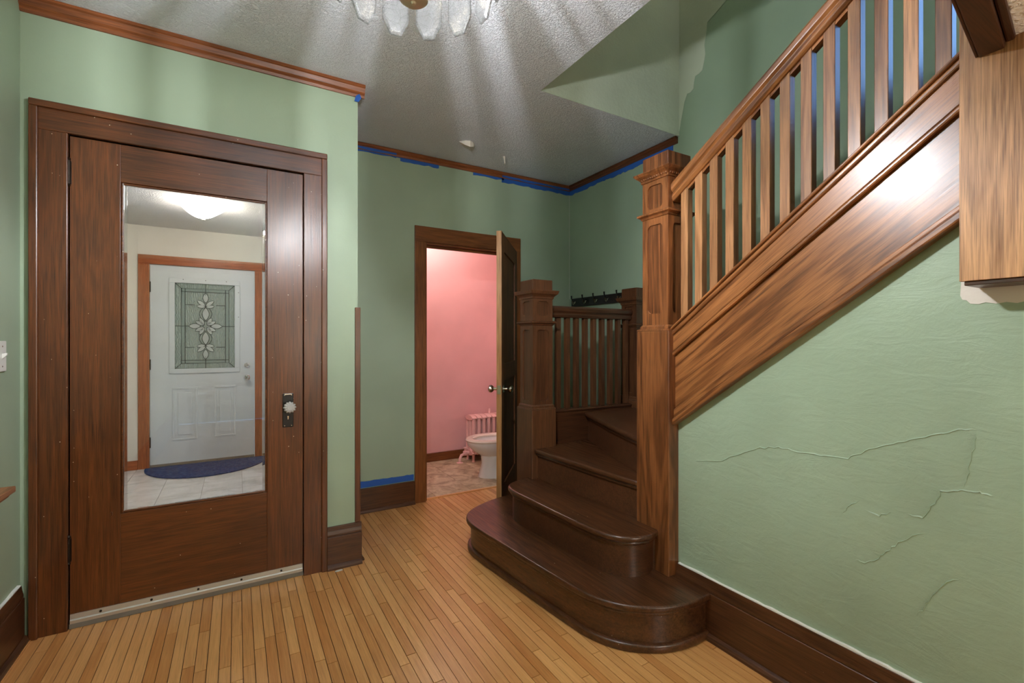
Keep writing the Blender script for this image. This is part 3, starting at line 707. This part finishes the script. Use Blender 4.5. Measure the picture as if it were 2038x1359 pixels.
for y in ys:
    y0, y1 = y-.0355, y
    q = [(y1, LT_(y1)-.004), (y1, RB(y1)+.01), (y0, RB(y0)+.01), (y0, LT_(y0)-.004)]
    mkobj('baluster', MB().prism(q, 1.656, 1.689, 'x'), M_balZ, st, bevel=.0015, seg=1)
    # filler blocks under the rail between balusters
    f0, f1 = y0-.0355, y0
    mkobj('rail_filler', MB().prism([(f1-.0006, RB(f1)-.012), (f1-.0006, RB(f1)+.004), (f0+.0006, RB(f0)+.004), (f0+.0006, RB(f0)-.012)], 1.658, 1.687, 'x'), M_oakT, hr)

# ------------------------------------------------------------------ chandelier
CX, CY = .35, 1.04
ZP, ZD, RR = 2.02, 1.977, .197            # plate foot, disc foot, ring radius
ch = tag(empty('chandelier', (CX, CY, ZC)), 'crystal chandelier with a ring of etched glass plates on the ceiling', 'chandelier')
mkobj('canopy', MB().lathe([(.07,ZC),(.068,ZC-.012),(.03,ZC-.028),(.012,ZC-.032)], (CX,CY,0), 24), M_bnick, ch)
mkobj('stem', MB().lathe([(.008,ZC-.03),(.008,ZD+.14),(.014,ZD+.13),(.017,ZD+.11),(.017,ZD+.04)], (CX,CY,0), 14), M_bnick, ch)
mkobj('bottom_disc', MB().lathe([(.017,ZD+.05),(.026,ZD+.032),(.032,ZD+.018),(.033,ZD+.009),(.025,ZD+.003),(.007,ZD+.001),(.004,ZD-.003)], (CX,CY,0), 28), M_bnick, ch)
NP = 14; pw, ph = .0345, .20
rp = [(CX+RR*math.cos(2*math.pi*i/48), CY+RR*math.sin(2*math.pi*i/48), ZP+ph+.012) for i in range(49)]
mkobj('hanging_ring', MB().tube(rp, .005, 6), M_bnick, ch)
for k in range(3):
    a = k*2*math.pi/3+.3
    mkobj('ring_spoke', MB().tube([(CX,CY,ZP+ph+.06),(CX+RR*math.cos(a),CY+RR*math.sin(a),ZP+ph+.012)], .004, 6), M_bnick, ch)
NB = 3
for k in range(NB):
    a = 2*math.pi*k/NB+R(20); ca, sa = math.cos(a), math.sin(a)
    P = lambda r, z: (CX+r*ca, CY+r*sa, z)
    ar = mkobj('arm', MB().tube([P(.014,ZD+.06),P(.03,ZD+.04),P(.04,ZD+.04),P(.045,ZD+.055)], .005, 8), M_bnick, ch)
    c = P(.045, 0)
    mkobj('socket', MB().lathe([(.005,ZD+.036),(.014,ZD+.042),(.016,ZD+.052),(.010,ZD+.058),(.010,ZD+.075)], c, 14), M_bnick, ar)
    mkobj('bulb', MB().lathe([(.004,ZD+.075),(.006,ZD+.080),(.006,ZD+.10),(.004,ZD+.108),(.002,ZD+.111)], c, 10), M_bulb, ar)
for k in range(NP):
    a = 2*math.pi*k/NP + R(59.5)
    outl = [(-pw*.42,0),(pw*.42,0),(pw,.040),(pw,ph-.035),(pw*.45,ph),(-pw*.45,ph),(-pw,ph-.035),(-pw,.040)]
    Mx = Matrix.Translation((CX,CY,ZP)) @ Matrix.Rotation(a-math.pi/2, 4, 'Z') @ Matrix.Translation((0,RR,0))
    mb = MB(); n = 8; ins = .86
    vs = [Mx @ Vector((u, -.003, v)) for u, v in outl]+[Mx @ Vector((u, .003, v)) for u, v in outl]
    cz = ph/2
    vs += [Mx @ Vector((u*ins, -.006, cz+(v-cz)*.93)) for u, v in outl]+[Mx @ Vector((u*ins, .006, cz+(v-cz)*.93)) for u, v in outl]
    fs = [(i,(i+1)%n,n+(i+1)%n,n+i) for i in range(n)] + [(i,(i+1)%n,2*n+(i+1)%n,2*n+i) for i in range(n)] + [(n+i,n+(i+1)%n,3*n+(i+1)%n,3*n+i) for i in range(n)] + [tuple(2*n+i for i in range(n)), tuple(3*n+i for i in range(n))]
    pl = mkobj('crystal_plate', mb.add(vs, fs), M_cry, ch)
    p = Mx @ Vector((0,0,ph)); mkobj('hook', MB().tube([p, p+Vector((0,0,.012))], .002, 5), M_bnick, pl)

# ------------------------------------------------------------------ coat rack, switch, cabinet at left
cr_ = tag(empty('coat_rack', (XS, 2.95, 1.54)), 'black wall coat rack with metal hooks behind the low balustrade', 'coat rack')
box('board', M_black, cr_, XS-.022, XS-.001, 2.56, 3.305, 1.505, 1.578, bevel=.003)
for yy in (3.25, 3.105, 2.965, 2.83, 2.69):
    h = mkobj('hook', MB().tube([(XS-.022,yy,1.555),(XS-.05,yy,1.553),(XS-.062,yy,1.572),(XS-.064,yy,1.597)], [.005,.005,.005,.007], 8), M_black, cr_)
    mkobj('lower_hook', MB().tube([(XS-.022,yy,1.55),(XS-.03,yy,1.528),(XS-.042,yy,1.522),(XS-.05,yy,1.535),(XS-.05,yy,1.55)], [.005,.005,.005,.005,.007], 8), M_nick, h)
sw = tag(empty('light_switch', (XL, 2.432, 1.145)), 'white toggle light switch on the left wall', 'switch')
box('plate', M_switch, sw, XL+.0005, XL+.007, 2.395, 2.470, 1.088, 1.202, bevel=.003)
mkobj('toggle', MB().prism([(XL+.007,1.135),(XL+.02,1.150),(XL+.02,1.158),(XL+.007,1.155)], 2.428, 2.438, 'y'), M_switch, sw, bevel=.001)
for zz in (1.108, 1.182): mkobj('screw', MB().lathe([(.003,XL+.007),(.003,XL+.0078)], (0,2.433,zz), 8, 'x'), M_nick, sw)
cb = tag(empty('cabinet', (XL+.08, 1.7, 0)), 'wooden cabinet with an overhanging top at the left edge', 'cabinet')
box('top_board', M_cab, cb, XL+.022, -.598, 1.25, 2.058, .728, .747, bevel=.003)
mkobj('under_moulding', MB().prism([(XL+.022,.7275),(-.606,.7275),(-.612,.716),(-.618,.711),(XL+.022,.711)], 1.26, 2.048, 'y'), M_cab, cb)
box('side_panel', M_cab, cb, XL+.022, -.635, 1.99, 2.012, .0, .7105)
box('front_panel', M_cab, cb, -.651, -.635, 1.285, 1.9895, .06, .7105)
box('plinth', M_cab, cb, -.665, -.65, 1.285, 1.9895, .0, .0595)
box('side_panel', M_cab, cb, XL+.022, -.635, 1.262, 1.284, .0, .7105)
for i, (px, py, sx_, sy_) in enumerate([(.46, 2.565, .02, .008)]):
    tag(mkobj('paint_chip', MB().prism([(px-sx_,py-sy_*.4),(px-sx_*.2,py-sy_),(px+sx_,py-sy_*.2),(px+sx_*.6,py+sy_),(px-sx_*.5,py+sy_*.8)], .0006, .0035, 'z'), M_chip), 'white paint chip on the floor below the short baseboard', 'paint chip')

# ------------------------------------------------------------------ bathroom
YBB = 4.44
bt = struct(mkobj('floor_bathroom', MB().box(.7, 2.75, YB+.03, YBB+.1, -.12, -.004), M_bgrout), 'mottled beige tile floor of the bathroom')
x = .72
while x < 2.7:
    y = YB+.04
    while y < YBB:
        mkobj('tile', MB().box(x+.0012, x+.3038, y+.0012, min(y+.3038, YBB), -.01, 0), M_btile, bt); y += .305
    x += .305
wall('wall_bath_back', 'pink bathroom rear wall', M_pink, [(.6, 2.85, YBB, YBB+.1, 0, 2.45)])
wall('wall_bath_left', 'pink bathroom left wall', M_pink, [(.70, .80, YB+.1, YBB, 0, 2.45)])
wall('wall_bath_right', 'pink bathroom right wall', M_pink, [(2.72, 2.82, YB+.1, YBB, 0, 2.45)])
wall('wall_bath_front', 'pink inner face of the bathroom doorway wall', M_pink, [(.8, BX0, YB+.1, YB+.115, 0, 2.45), (BX1, 2.72, YB+.1, YB+.115, 0, 2.45), (BX0, BX1, YB+.1, YB+.115, BZ, 2.45)])
struct(mkobj('ceiling_bathroom', MB().box(.6, 2.85, YB+.1, YBB+.1, 2.45, 2.55), M_ceil), 'bathroom ceiling')
molded('baseboard_bathroom', 'reddish brown baseboard on the pink wall', M_bathX, [('x', YBB, -1, .8, 2.72)], .085, 0, shoe=False)
tb = struct(empty('trim_8', (1.6, YB, 0)), 'brown wooden casing of the bathroom doorway')
casing(tb, BX0, BX1, BZ, .085, .068, .116, YB, M_bathZ, M_bathX, band=0, th=.018)
box('jamb', M_bathZ, tb, BX0, BX0+.012, YB, YB+.115, 0, BZ); box('jamb', M_bathZ, tb, BX1-.012, BX1, YB, YB+.115, 0, BZ); box('jamb', M_bathX, tb, BX0+.012, BX1-.012, YB, YB+.115, BZ-.012, BZ)
box('door_stop', M_bathX, tb, BX0+.012, BX1-.012, YB+.045, YB+.06, BZ-.03, BZ-.012)
box('threshold', M_plank, tb, BX0+.012, BX1-.012, YB+.02, YB+.045, -.004, .007, bevel=.002)
box('strike_plate', M_iron, tb, BX0+.0115, BX0+.0145, YB+.008, YB+.035, .84, .90)
# open door leaf: local frame, hinge at origin, leaf runs along -u
HX, HY = BX1-.012, YB-.024
ex, ey = 1.500, 2.752
ang = math.atan2(ey-HY, ex-HX); LW = math.hypot(ex-HX, ey-HY)
ML = Matrix.Translation((HX, HY, 0)) @ Matrix.Rotation(ang, 4, 'Z')
lf = struct(empty('door_2', (HX, HY, 0)), 'brown panelled bathroom door standing open')
T = .035
def lbox(name, mat, u0, u1, v0, v1, z0, z1, parent=lf, bevel=.001): return mkobj(name, MB().box(u0, u1, v0, v1, z0, z1, M=ML), mat, parent, bevel=bevel, seg=1)
zt, zb0 = BZ-.004, .012
lbox('stile', M_leaf, .004, .115, 0, T, zb0, zt); lbox('stile', M_leaf, LW-.115, LW-.003, 0, T, zb0, zt)
lbox('edge_strip', M_leafedge, LW-.003, LW, 0, T, zb0, zt)
for a, b in ((zb0,.22),(.93,1.05),(zt-.12,zt)): lbox('rail', M_leaf, .115, LW-.115, 0.0006, T-.0006, a, b)
for a, b in ((.22,.93),(1.05,zt-.12)): lbox('panel', M_leaf, .115, LW-.115, .010, T-.010, a, b)
for zz in (.25, .98, 1.72):
    h = mkobj('hinge', MB().lathe([(.006,zz-.045),(.006,zz+.045)], (HX+.004, HY-.004, 0), 10), M_iron, lf)
lp = lbox('latch_plate', M_nick, LW, LW+.0015, T/2-.012, T/2+.012, .845, .905)
for sg in (-1, 1):
    vv = T/2 + sg*T/2
    k = [Vector((LW-.062, vv+sg*d, .877)) for d in (0,.004,.0042,.03,.034,.045,.058,.066,.069)]
    kb = MB().tube([ML @ q for q in k], [.026,.026,.010,.010,.018,.026,.026,.018,.004], 16)
    mkobj('knob', kb, M_nick, lf)

# toilet
to = tag(empty('toilet', (1.95, 3.70, 0)), 'white toilet seen through the bathroom doorway', 'toilet')
def egg(cx, cy, a_front, a_back, b, z, n=28):
    r = []
    for i in range(n):
        t = 2*math.pi*i/n; c, s_ = math.cos(t), math.sin(t)
        r.append((cx+(a_back if c > 0 else a_front)*c, cy+b*s_, z))
    return r
tx, ty, RIM = 1.985, 3.71, .338
mkobj('bowl', MB().loft([egg(tx+.06,ty,.20,.26,.125,0.0), egg(tx+.06,ty,.19,.25,.115,.03), egg(tx+.06,ty,.165,.25,.10,.12), egg(tx+.05,ty,.165,.25,.105,.19), egg(tx+.02,ty,.20,.24,.15,.23), egg(tx,ty,.235,.25,.178,.285), egg(tx,ty,.243,.25,.182,RIM-.025), egg(tx,ty,.243,.25,.182,RIM-.016), egg(tx,ty,.19,.2,.13,RIM-.018), egg(tx,ty,.12,.14,.09,RIM-.10), egg(tx,ty,.05,.06,.04,RIM-.14)]), M_porc, to)
so, si = (.25,.25,.188), (.185,.19,.125)
rg = [egg(tx,ty,*so,RIM-.0155), egg(tx,ty,so[0]+.004,so[1],so[2]+.004,RIM-.006), egg(tx,ty,so[0]-.004,so[1]-.004,so[2]-.004,RIM+.006), egg(tx,ty,si[0]+.01,si[1]+.01,si[2]+.01,RIM+.006), egg(tx,ty,*si,RIM-.002), egg(tx,ty,*si,RIM-.0155), egg(tx,ty,*so,RIM-.0155)]
mkobj('seat', MB().loft(rg, cap=False), M_seat, to)
tk = box('tank', M_porc, to, 2.34, 2.55, ty-.2, ty+.2, .36, .70, bevel=.02)
box('tank_lid', M_porc, to, 2.33, 2.56, ty-.205, ty+.205, .7005, .735, bevel=.008)
box('tank_neck', M_porc, to, 2.22, 2.42, ty-.10, ty+.10, .25, .3595, bevel=.01)
mkobj('flush_lever', MB().tube([(2.34,ty-.17,.66),(2.325,ty-.17,.66),(2.32,ty-.10,.65)], .006, 8), M_chrome, tk)

# radiator
ra = tag(empty('radiator', (2.3, 4.28, 0)), 'pink painted cast iron column radiator behind the toilet', 'radiator')
def rsec(x):
    mb = MB()
    for yy in (4.205, 4.275, 4.345):
        mb.tube([(x,yy,.075),(x,yy,.10),(x,yy,.40),(x,yy,.435)], [.016,.019,.019,.016], 8)
    for zz, h in ((.085,.028),(.435,.026)):
        mb.loft([[(x+dx, 4.275+(.088)*math.cos(t), zz+h*math.sin(t)) for t in [2*math.pi*i/16 for i in range(16)]] for dx in (-.024,-.021,.021,.024)], smooth=True)
    return mb
sec0 = mkobj('section', rsec(2.035), M_pinkr, ra); b0 = sec0.location.copy()
for i in range(1, 11):
    c = sec0.copy(); COL.objects.link(c); c.parent = ra; c.location = b0+Vector((.056*i,0,0))
for x in (2.035, 2.595):
    for yy in (4.21, 4.34): mkobj('foot', MB().lathe([(.018,0),(.013,.02),(.014,.06),(.017,.075)], (x,yy,0), 10), M_pinkr, ra)
vp_ = mkobj('valve', MB().tube([(2.01,4.275,.085),(1.985,4.275,.085)], [.02,.024], 12).lathe([(.018,.06),(.024,.07),(.024,.10),(.012,.105),(.012,.125),(.02,.128),(.02,.14)], (1.975,4.275,0), 12), M_pinkr, ra)
mkobj('supply_pipe', MB().tube([(1.975,4.275,.07),(1.95,4.26,.075),(1.92,4.25,.07),(1.905,4.245,.045),(1.90,4.245,.0)], .014, 10), M_pinkr, ra)
mkobj('floor_flange', MB().lathe([(.032,0),(.032,.004),(.018,.008)], (1.90,4.245,0), 14), M_pinkr, ra)
mkobj('air_valve', MB().lathe([(.012,.44),(.014,.46),(.014,.50),(.008,.51)], (2.25,4.275,0), 10), M_pinkr, ra)
bl = tag(empty('bath_ceiling_lamp', (1.5, 3.95, 2.45)), 'globe ceiling lamp lighting the pink bathroom', 'lamp')
mkobj('lamp_base', MB().lathe([(.08,2.45),(.08,2.42)], (1.5,3.95,0), 20), M_nick, bl)
mkobj('globe', MB().sphere((1.5,3.95,2.355), .062), M_bbulb, bl)

# ------------------------------------------------------------------ vestibule and front door
VX0, VX1, VY0, VY1, VZ = -1.35, XC-.13, YA+.14, 5.56, 2.295
vf = struct(mkobj('floor_vestibule', MB().box(VX0-.1, VX1, VY0, VY1+.15, -.1, -.004), M_grout), 'pale tile floor of the vestibule')
box('sill', M_vtile, vf, DX0, DX1, YA+.001, VY0, -.005, .004)
x = -1.365
while x < VX1:
    y = VY0+.002
    while y < VY1-.01:
        mkobj('tile', MB().box(max(x,VX0)+.0015, min(x+.281,VX1)-.0015, y+.0015, min(y+.281, VY1)-.0015, -.01, .0), M_vtile, vf); y += .281
    x += .281
wall('wall_vestibule_left', 'white vestibule side wall', M_vwall, [(VX0-.1, VX0, VY0, 3.8, 0, VZ), (VX0-.1, VX0, 4.7, VY1, 0, VZ), (VX0-.1, VX0, 3.8, 4.7, 0, .8), (VX0-.1, VX0, 3.8, 4.7, 2.1, VZ)])
wall('wall_vestibule_right', 'white vestibule side wall toward the bathroom', M_vwall, [(VX1, VX1+.12, YB+.101, VY1, 0, VZ)])
FX0, FX1, FZ = -.712, .162, 1.935
wall('wall_vestibule_front', 'white vestibule wall around the front door', M_vwall, [(VX0, FX0, VY1, VY1+.12, 0, VZ), (FX1, VX1, VY1, VY1+.12, 0, VZ), (FX0, FX1, VY1, VY1+.12, FZ, VZ)])
wall('wall_vestibule_inner', 'white vestibule side of the glazed door wall', M_vwall, [(VX0, DX0-.1, VY0, VY0+.012, 0, VZ), (DX1+.08, VX1, VY0, VY0+.012, 0, VZ), (DX0-.1, DX1+.08, VY0, VY0+.012, DZ+.05, VZ)])
struct(mkobj('ceiling_vestibule', MB().box(VX0-.1, VX1+.1, VY0, VY1+.1, VZ, VZ+.1), M_vceil), 'white textured vestibule ceiling')
vt = struct(empty('trim_9', (-.27, VY1, 0)), 'orange-brown wooden casing around the white front door')
casing(vt, FX0, FX1, FZ, .085, .066, .085, VY1, M_vcasZ, M_vcasX, band=0, th=.018)
struct(mkobj('casing_image_board', MB().box(-1.0, -.90, VY1-.018, VY1, 0, 2.02), M_vcasZ, bevel=.003), 'orange-brown board added as the casing image refracted in the glass bevel')  # board stands in for the casing image bent by the bevelled glass
molded('baseboard_vestibule', 'brown baseboard beside the front door', M_vcasX, [('x', VY1, -1, -.90, FX0-.086)], .085, 0, shoe=False)
fd = struct(empty('door_3', (-.27, VY1+.03, 0)), 'white steel front door with a leaded glass panel')
fy0, fy1 = VY1+.004, VY1+.046
LX0, LX1, LZ0, LZ1 = -.521, -.014, .93, 1.775
pm = MB()
pm.box(FX0+.003, LX0, fy0, fy1, .025, FZ-.003); pm.box(LX1, FX1-.003, fy0, fy1, .025, FZ-.003); pm.box(LX0, LX1, fy0, fy1, .025, LZ0); pm.box(LX0, LX1, fy0, fy1, LZ1, FZ-.003)
mkobj('slab', pm, M_steel, fd)
fr_ = MB(); q = .042
for a in [(LX0-q,LX1+q,LZ1-.004,LZ1+q),(LX0-q,LX1+q,LZ0-q,LZ0+.004),(LX0-q,LX0+.004,LZ0+.004,LZ1-.004),(LX1-.004,LX1+q,LZ0+.004,LZ1-.004)]: fr_.box(a[0],a[1],fy0-.010,fy0-.0002,a[2],a[3])
gf = mkobj('glass_frame', fr_, M_steel, fd, bevel=.003)
for xx, zz in [(-.45,LZ1+.03),(-.267,LZ1+.03),(-.09,LZ1+.03),(LX1+.03,1.70),(LX1+.03,1.45)]: mkobj('screw_hole', MB().lathe([(.004,fy0-.0112),(.004,fy0-.010)], (xx,0,zz), 8, 'y'), M_black, gf)
for (a, b) in ((-.537,-.335),(-.192,-.01)):
    em = MB()
    for (u0,u1,v0,v1) in ((a,b,.735,.752),(a,b,.24,.257),(a,a+.017,.257,.735),(b-.017,b,.257,.735)): em.box(u0,u1,fy0-.005,fy0-.0002,v0,v1)
    e_ = mkobj('embossed_border', em, M_steel, fd, bevel=.0045, seg=3)
    box('embossed_field', M_steel, e_, a+.045, b-.045, fy0-.004, fy0-.0002, .29, .70, bevel=.0035)
gy = fy0+.012
# glass pieces: outer mitred border, inner strips, swirled field
i1, i2 = .055, .085
ox0, ox1, oz0, oz1 = LX0, LX1, LZ0, LZ1
def pane(poly, mat, name='pane', y0=gy, y1=gy+.006): return mkobj(name, MB().prism(poly, y0, y1, 'y'), mat, fd)
A0, A1, B0, B1 = ox0+i1, ox1-i1, oz0+i1, oz1-i1
C0, C1, D0, D1 = ox0+i2, ox1-i2, oz0+i2, oz1-i2
pane([(ox0,oz0),(ox1,oz0),(A1,B0),(A0,B0)], M_glassB); pane([(ox0,oz1),(ox1,oz1),(A1,B1),(A0,B1)], M_glassB)
pane([(ox0,oz0),(ox0,oz1),(A0,B1),(A0,B0)], M_glassB); pane([(ox1,oz0),(ox1,oz1),(A1,B1),(A1,B0)], M_glassB)
pane([(A0,B0),(A1,B0),(A1,D0),(A0,D0)], M_glassC); pane([(A0,B1),(A1,B1),(A1,D1),(A0,D1)], M_glassC)
pane([(A0,D0),(C0,D0),(C0,D1),(A0,D1)], M_glassC); pane([(A1,D0),(C1,D0),(C1,D1),(A1,D1)], M_glassC)
zm = (LZ0+LZ1)/2; xm = (LX0+LX1)/2; hv = .21
pane([(C0,D0),(C1,D0),(C1,zm-hv),(C0,zm-hv)], M_glassB); pane([(C0,zm+hv),(C1,zm+hv),(C1,D1),(C0,D1)], M_glassB)
pane([(C0,zm-hv),(xm,zm-hv),(xm,zm+hv),(C0,zm+hv)], M_glassB); pane([(xm,zm-hv),(C1,zm-hv),(C1,zm+hv),(xm,zm+hv)], M_glassB)
def came(pts, r=.003, close=False):
    if close: pts = pts+[pts[0]]
    return mkobj('came', MB().tube([(a, gy-.002, b) for a, b in pts], r, 5), M_lead, fd)
for r_ in ((ox0+.003,ox1-.003,oz0+.003,oz1-.003),(A0,A1,B0,B1)): came([(r_[0],r_[2]),(r_[1],r_[2]),(r_[1],r_[3]),(r_[0],r_[3])], close=True)
for p in ([(C0,B0),(C0,B1)],[(C1,B0),(C1,B1)],[(A0,D0),(A1,D0)],[(A0,D1),(A1,D1)],[(ox0,oz0),(A0,B0)],[(ox1,oz0),(A1,B0)],[(ox0,oz1),(A0,B1)],[(ox1,oz1),(A1,B1)],
          [(xm,oz0),(xm,D0+.035)],[(xm,oz1),(xm,D1-.035)],[(ox0,zm),(xm-.14,zm)],[(ox1,zm),(xm+.14,zm)],[(C0,zm-hv),(xm-.09,zm-hv)],[(C1,zm-hv),(xm+.09,zm-hv)],[(C0,zm+hv),(xm-.09,zm+hv)],[(C1,zm+hv),(xm+.09,zm+hv)]): came(p)
def petal(cx, cz, ln, wd, ang, fill=True):
    pts = []
    for i in range(13): t = i/12; pts.append((ln*t, wd*math.sin(math.pi*t)**.8))
    for i in range(11, 0, -1): t = i/12; pts.append((ln*t, -wd*math.sin(math.pi*t)**.8))
    ca, sa = math.cos(ang), math.sin(ang)
    w_ = [(cx+u*ca-v*sa, cz+u*sa+v*ca) for u, v in pts]
    came(w_, .0022, True)
    if fill:
        mkobj('bevel_pane', MB().prism([(cx+(u-ln/2)*.9*ca+ln/2*ca-v*.85*sa, cz+(u-ln/2)*.9*sa+ln/2*sa+v*.85*ca) for u, v in pts], gy-.004, gy-.0005, 'y'), M_bev, fd)
for sg in (1, -1):
    petal(xm, zm+sg*(hv+.02), .10, .024, sg*math.pi/2)
    petal(xm, zm+sg*(hv-.01), .09, .018, sg*R(38)); petal(xm, zm+sg*(hv-.01), .09, .018, math.pi-sg*R(38))
    petal(xm, zm+sg*(hv-.02), .075, .016, sg*R(8)); petal(xm, zm+sg*(hv-.02), .075, .016, math.pi-sg*R(8))
    petal(xm, zm+sg*.045, .155, .052, sg*math.pi/2, False); petal(xm, zm+sg*.055, .13, .030, sg*math.pi/2)
    petal(xm+sg*.04, zm, .10, .026, 0 if sg > 0 else math.pi)
    for an in (28, 62): 
        petal(xm+.012*sg, zm+.01, .085, .018, R(an) if sg > 0 else math.pi-R(an)); petal(xm+.012*sg, zm-.01, .085, .018, -R(an) if sg > 0 else math.pi+R(an))
for zz in (.956, .831):
    k = mkobj('deadbolt' if zz > .9 else 'knob', MB().lathe([(.026,fy0-.0002),(.026,fy0-.008),(.014,fy0-.012),(.014,fy0-.022)] if zz > .9 else [(.028,fy0-.0002),(.028,fy0-.006),(.012,fy0-.012),(.012,fy0-.032),(.024,fy0-.042),(.027,fy0-.054),(.020,fy0-.064),(.004,fy0-.067)], (.091,0,zz), 18, 'y'), M_chrome, fd)
    if zz > .9: box('thumb_turn', M_chrome, k, .072, .110, fy0-.032, fy0-.0225, zz-.006, zz+.006, bevel=.002)
for zz in (.24, .98, 1.72): box('hinge', M_iron, fd, FX0-.001, FX0+.009, fy0-.008, fy0-.0003, zz-.05, zz+.05, bevel=.002)
box('door_sweep', M_alud, fd, FX0+.004, FX1-.004, fy0, fy1, .003, .0245)
wall('wall_glass_backdrop', 'tan wall added beyond the front door glass to offset the blue sky', paint('tan_sky_offset_paint', (236,200,146), .7), [(-3.5, 3.0, VY1+1.3, VY1+1.4, -.2, 3.4)])  # added wall, tan so the glass reads grey-green under blue sky
struct(mkobj('floor_porch', MB().box(-2.2, 1.6, VY1+.15, VY1+1.3, -.2, -.1), M_grout), 'porch floor outside the front door')
# mat
pts = [(-.74,5.50)]
for i in range(1, 24):
    t = math.pi*i/24; pts.append((-.235-.505*math.cos(t), 5.50-.555*math.sin(t)))
pts.append((.27,5.50))
tag(mkobj('door_mat', MB().prism(pts, .001, .014, 'z'), M_mat, bevel=.004), 'navy half-round mat in front of the white door', 'mat')
# vestibule lamp: square wavy glass shade
vl = tag(empty('ceiling_light', (-.22, 4.33, VZ)), 'ceiling light with a wavy square glass shade in the vestibule', 'ceiling light')
lx, ly = -.225, 4.40
mkobj('ceiling_plate', MB().lathe([(.075,VZ),(.075,VZ-.022),(.02,VZ-.03),(.012,VZ-.05)], (lx,ly,0), 24), M_switch, vl)
n = 13; vs = []; fs = []
for lay in (0, 1):
    for i in range(n):
        for j in range(n):
            u, v = (i/(n-1)*2-1), (j/(n-1)*2-1)
            a, b = u*.118, v*.118
            ca, sa = math.cos(R(38)), math.sin(R(38))
            z = VZ-.115+.055*(u*u*.7+v*v*.7)-.012*math.cos(3*u)*1+lay*.005
            vs.append((lx+a*ca-b*sa, ly+a*sa+b*ca, z))
for lay in (0, 1):
    for i in range(n-1):
        for j in range(n-1):
            k = lay*n*n+i*n+j; fs.append((k, k+n, k+n+1, k+1) if lay else (k, k+1, k+n+1, k+n))
for i in range(n-1):
    for (p, q_) in (((i,0),(i+1,0)),((i+1,n-1),(i,n-1)),((0,i+1),(0,i)),((n-1,i),(n-1,i+1))):
        k, l = p[0]*n+p[1], q_[0]*n+q_[1]; fs.append((k, l, n*n+l, n*n+k))
mkobj('glass_shade', MB().add(vs, fs, True), M_vlamp, vl)
mkobj('finial', MB().lathe([(.004,VZ-.05),(.004,VZ-.12),(.012,VZ-.128),(.012,VZ-.14),(.004,VZ-.145)], (lx,ly,0), 12), M_bnick, vl)
for sg in (-1, 1): mkobj('bulb', MB().sphere((lx+sg*.045, ly, VZ-.045), .014, 10, 6), M_vbulb, vl)

# ------------------------------------------------------------------ stair window, added vestibule window and added lamps out of view
wn = struct(empty('window_1', (XS+.07, (WY0+WY1)/2, WZ0)), 'stairwell window letting in blue daylight')
for a in [(WY0,WY0+.05,WZ0,WZ1),(WY1-.05,WY1,WZ0,WZ1),(WY0+.05,WY1-.05,WZ0,WZ0+.05),(WY0+.05,WY1-.05,WZ1-.05,WZ1),(WY0+.05,WY1-.05,(WZ0+WZ1)/2-.02,(WZ0+WZ1)/2+.02)]:
    box('sash', M_stZ, wn, XS+.04, XS+.085, a[0], a[1], a[2], a[3], bevel=.003)
for z0, z1 in ((WZ0+.05,(WZ0+WZ1)/2-.02),((WZ0+WZ1)/2+.02,WZ1-.05)): box('pane', M_win, wn, XS+.06, XS+.064, WY0+.05, WY1-.05, z0, z1)
w2 = struct(empty('added_window', (VX0-.05, 4.15, .8)), 'side window added to let daylight into the vestibule')  # window added so daylight brightens the vestibule
for a in [(3.8,3.86,.8,2.1),(4.64,4.7,.8,2.1),(4.22,4.28,.86,2.04),(3.86,4.22,.8,.86),(4.28,4.64,.8,.86),(3.86,4.22,2.04,2.1),(4.28,4.64,2.04,2.1)]: box('sash', M_vwall, w2, VX0-.08, VX0-.03, *a, bevel=.003)
for a in ((3.86,4.22),(4.28,4.64)): box('pane', M_win, w2, VX0-.057, VX0-.053, a[0], a[1], .86, 2.04)
bk = tag(empty('back_fill_lamp', (1.2, -1.7, 0)), 'added fill lamp with a drum shade in the adjoining room behind the viewer', 'lamp')  # added unseen fill for the soffit, rear ceiling and walls
mkobj('base', MB().lathe([(.14,0),(.14,.015),(.03,.03),(.012,.04)], (1.2,-1.7,0), 24), M_bnick, bk)
mkobj('pole', MB().lathe([(.011,.03),(.011,1.30)], (1.2,-1.7,0), 10), M_bnick, bk)
mkobj('shade', MB().loft([[(1.2+r_*math.cos(2*math.pi*i/24), -1.7+r_*math.sin(2*math.pi*i/24), z_) for i in range(24)] for r_, z_ in ((.17,1.15),(.15,1.38),(.145,1.38),(.165,1.15))], cap=False), M_kfill, bk)
ul = tag(empty('upper_fill_lamp', (2.0, .6, ZU)), 'added globe lamp brightening the upper stairwell, out of view', 'lamp')  # added unseen lamp to lift the upper stairwell walls
mkobj('lamp_base', MB().lathe([(.08,ZU),(.08,ZU-.03)], (2.0,.6,0), 20), M_nick, ul)
mkobj('globe', MB().sphere((2.0,.6,ZU-.13), .1), M_ufill, ul)
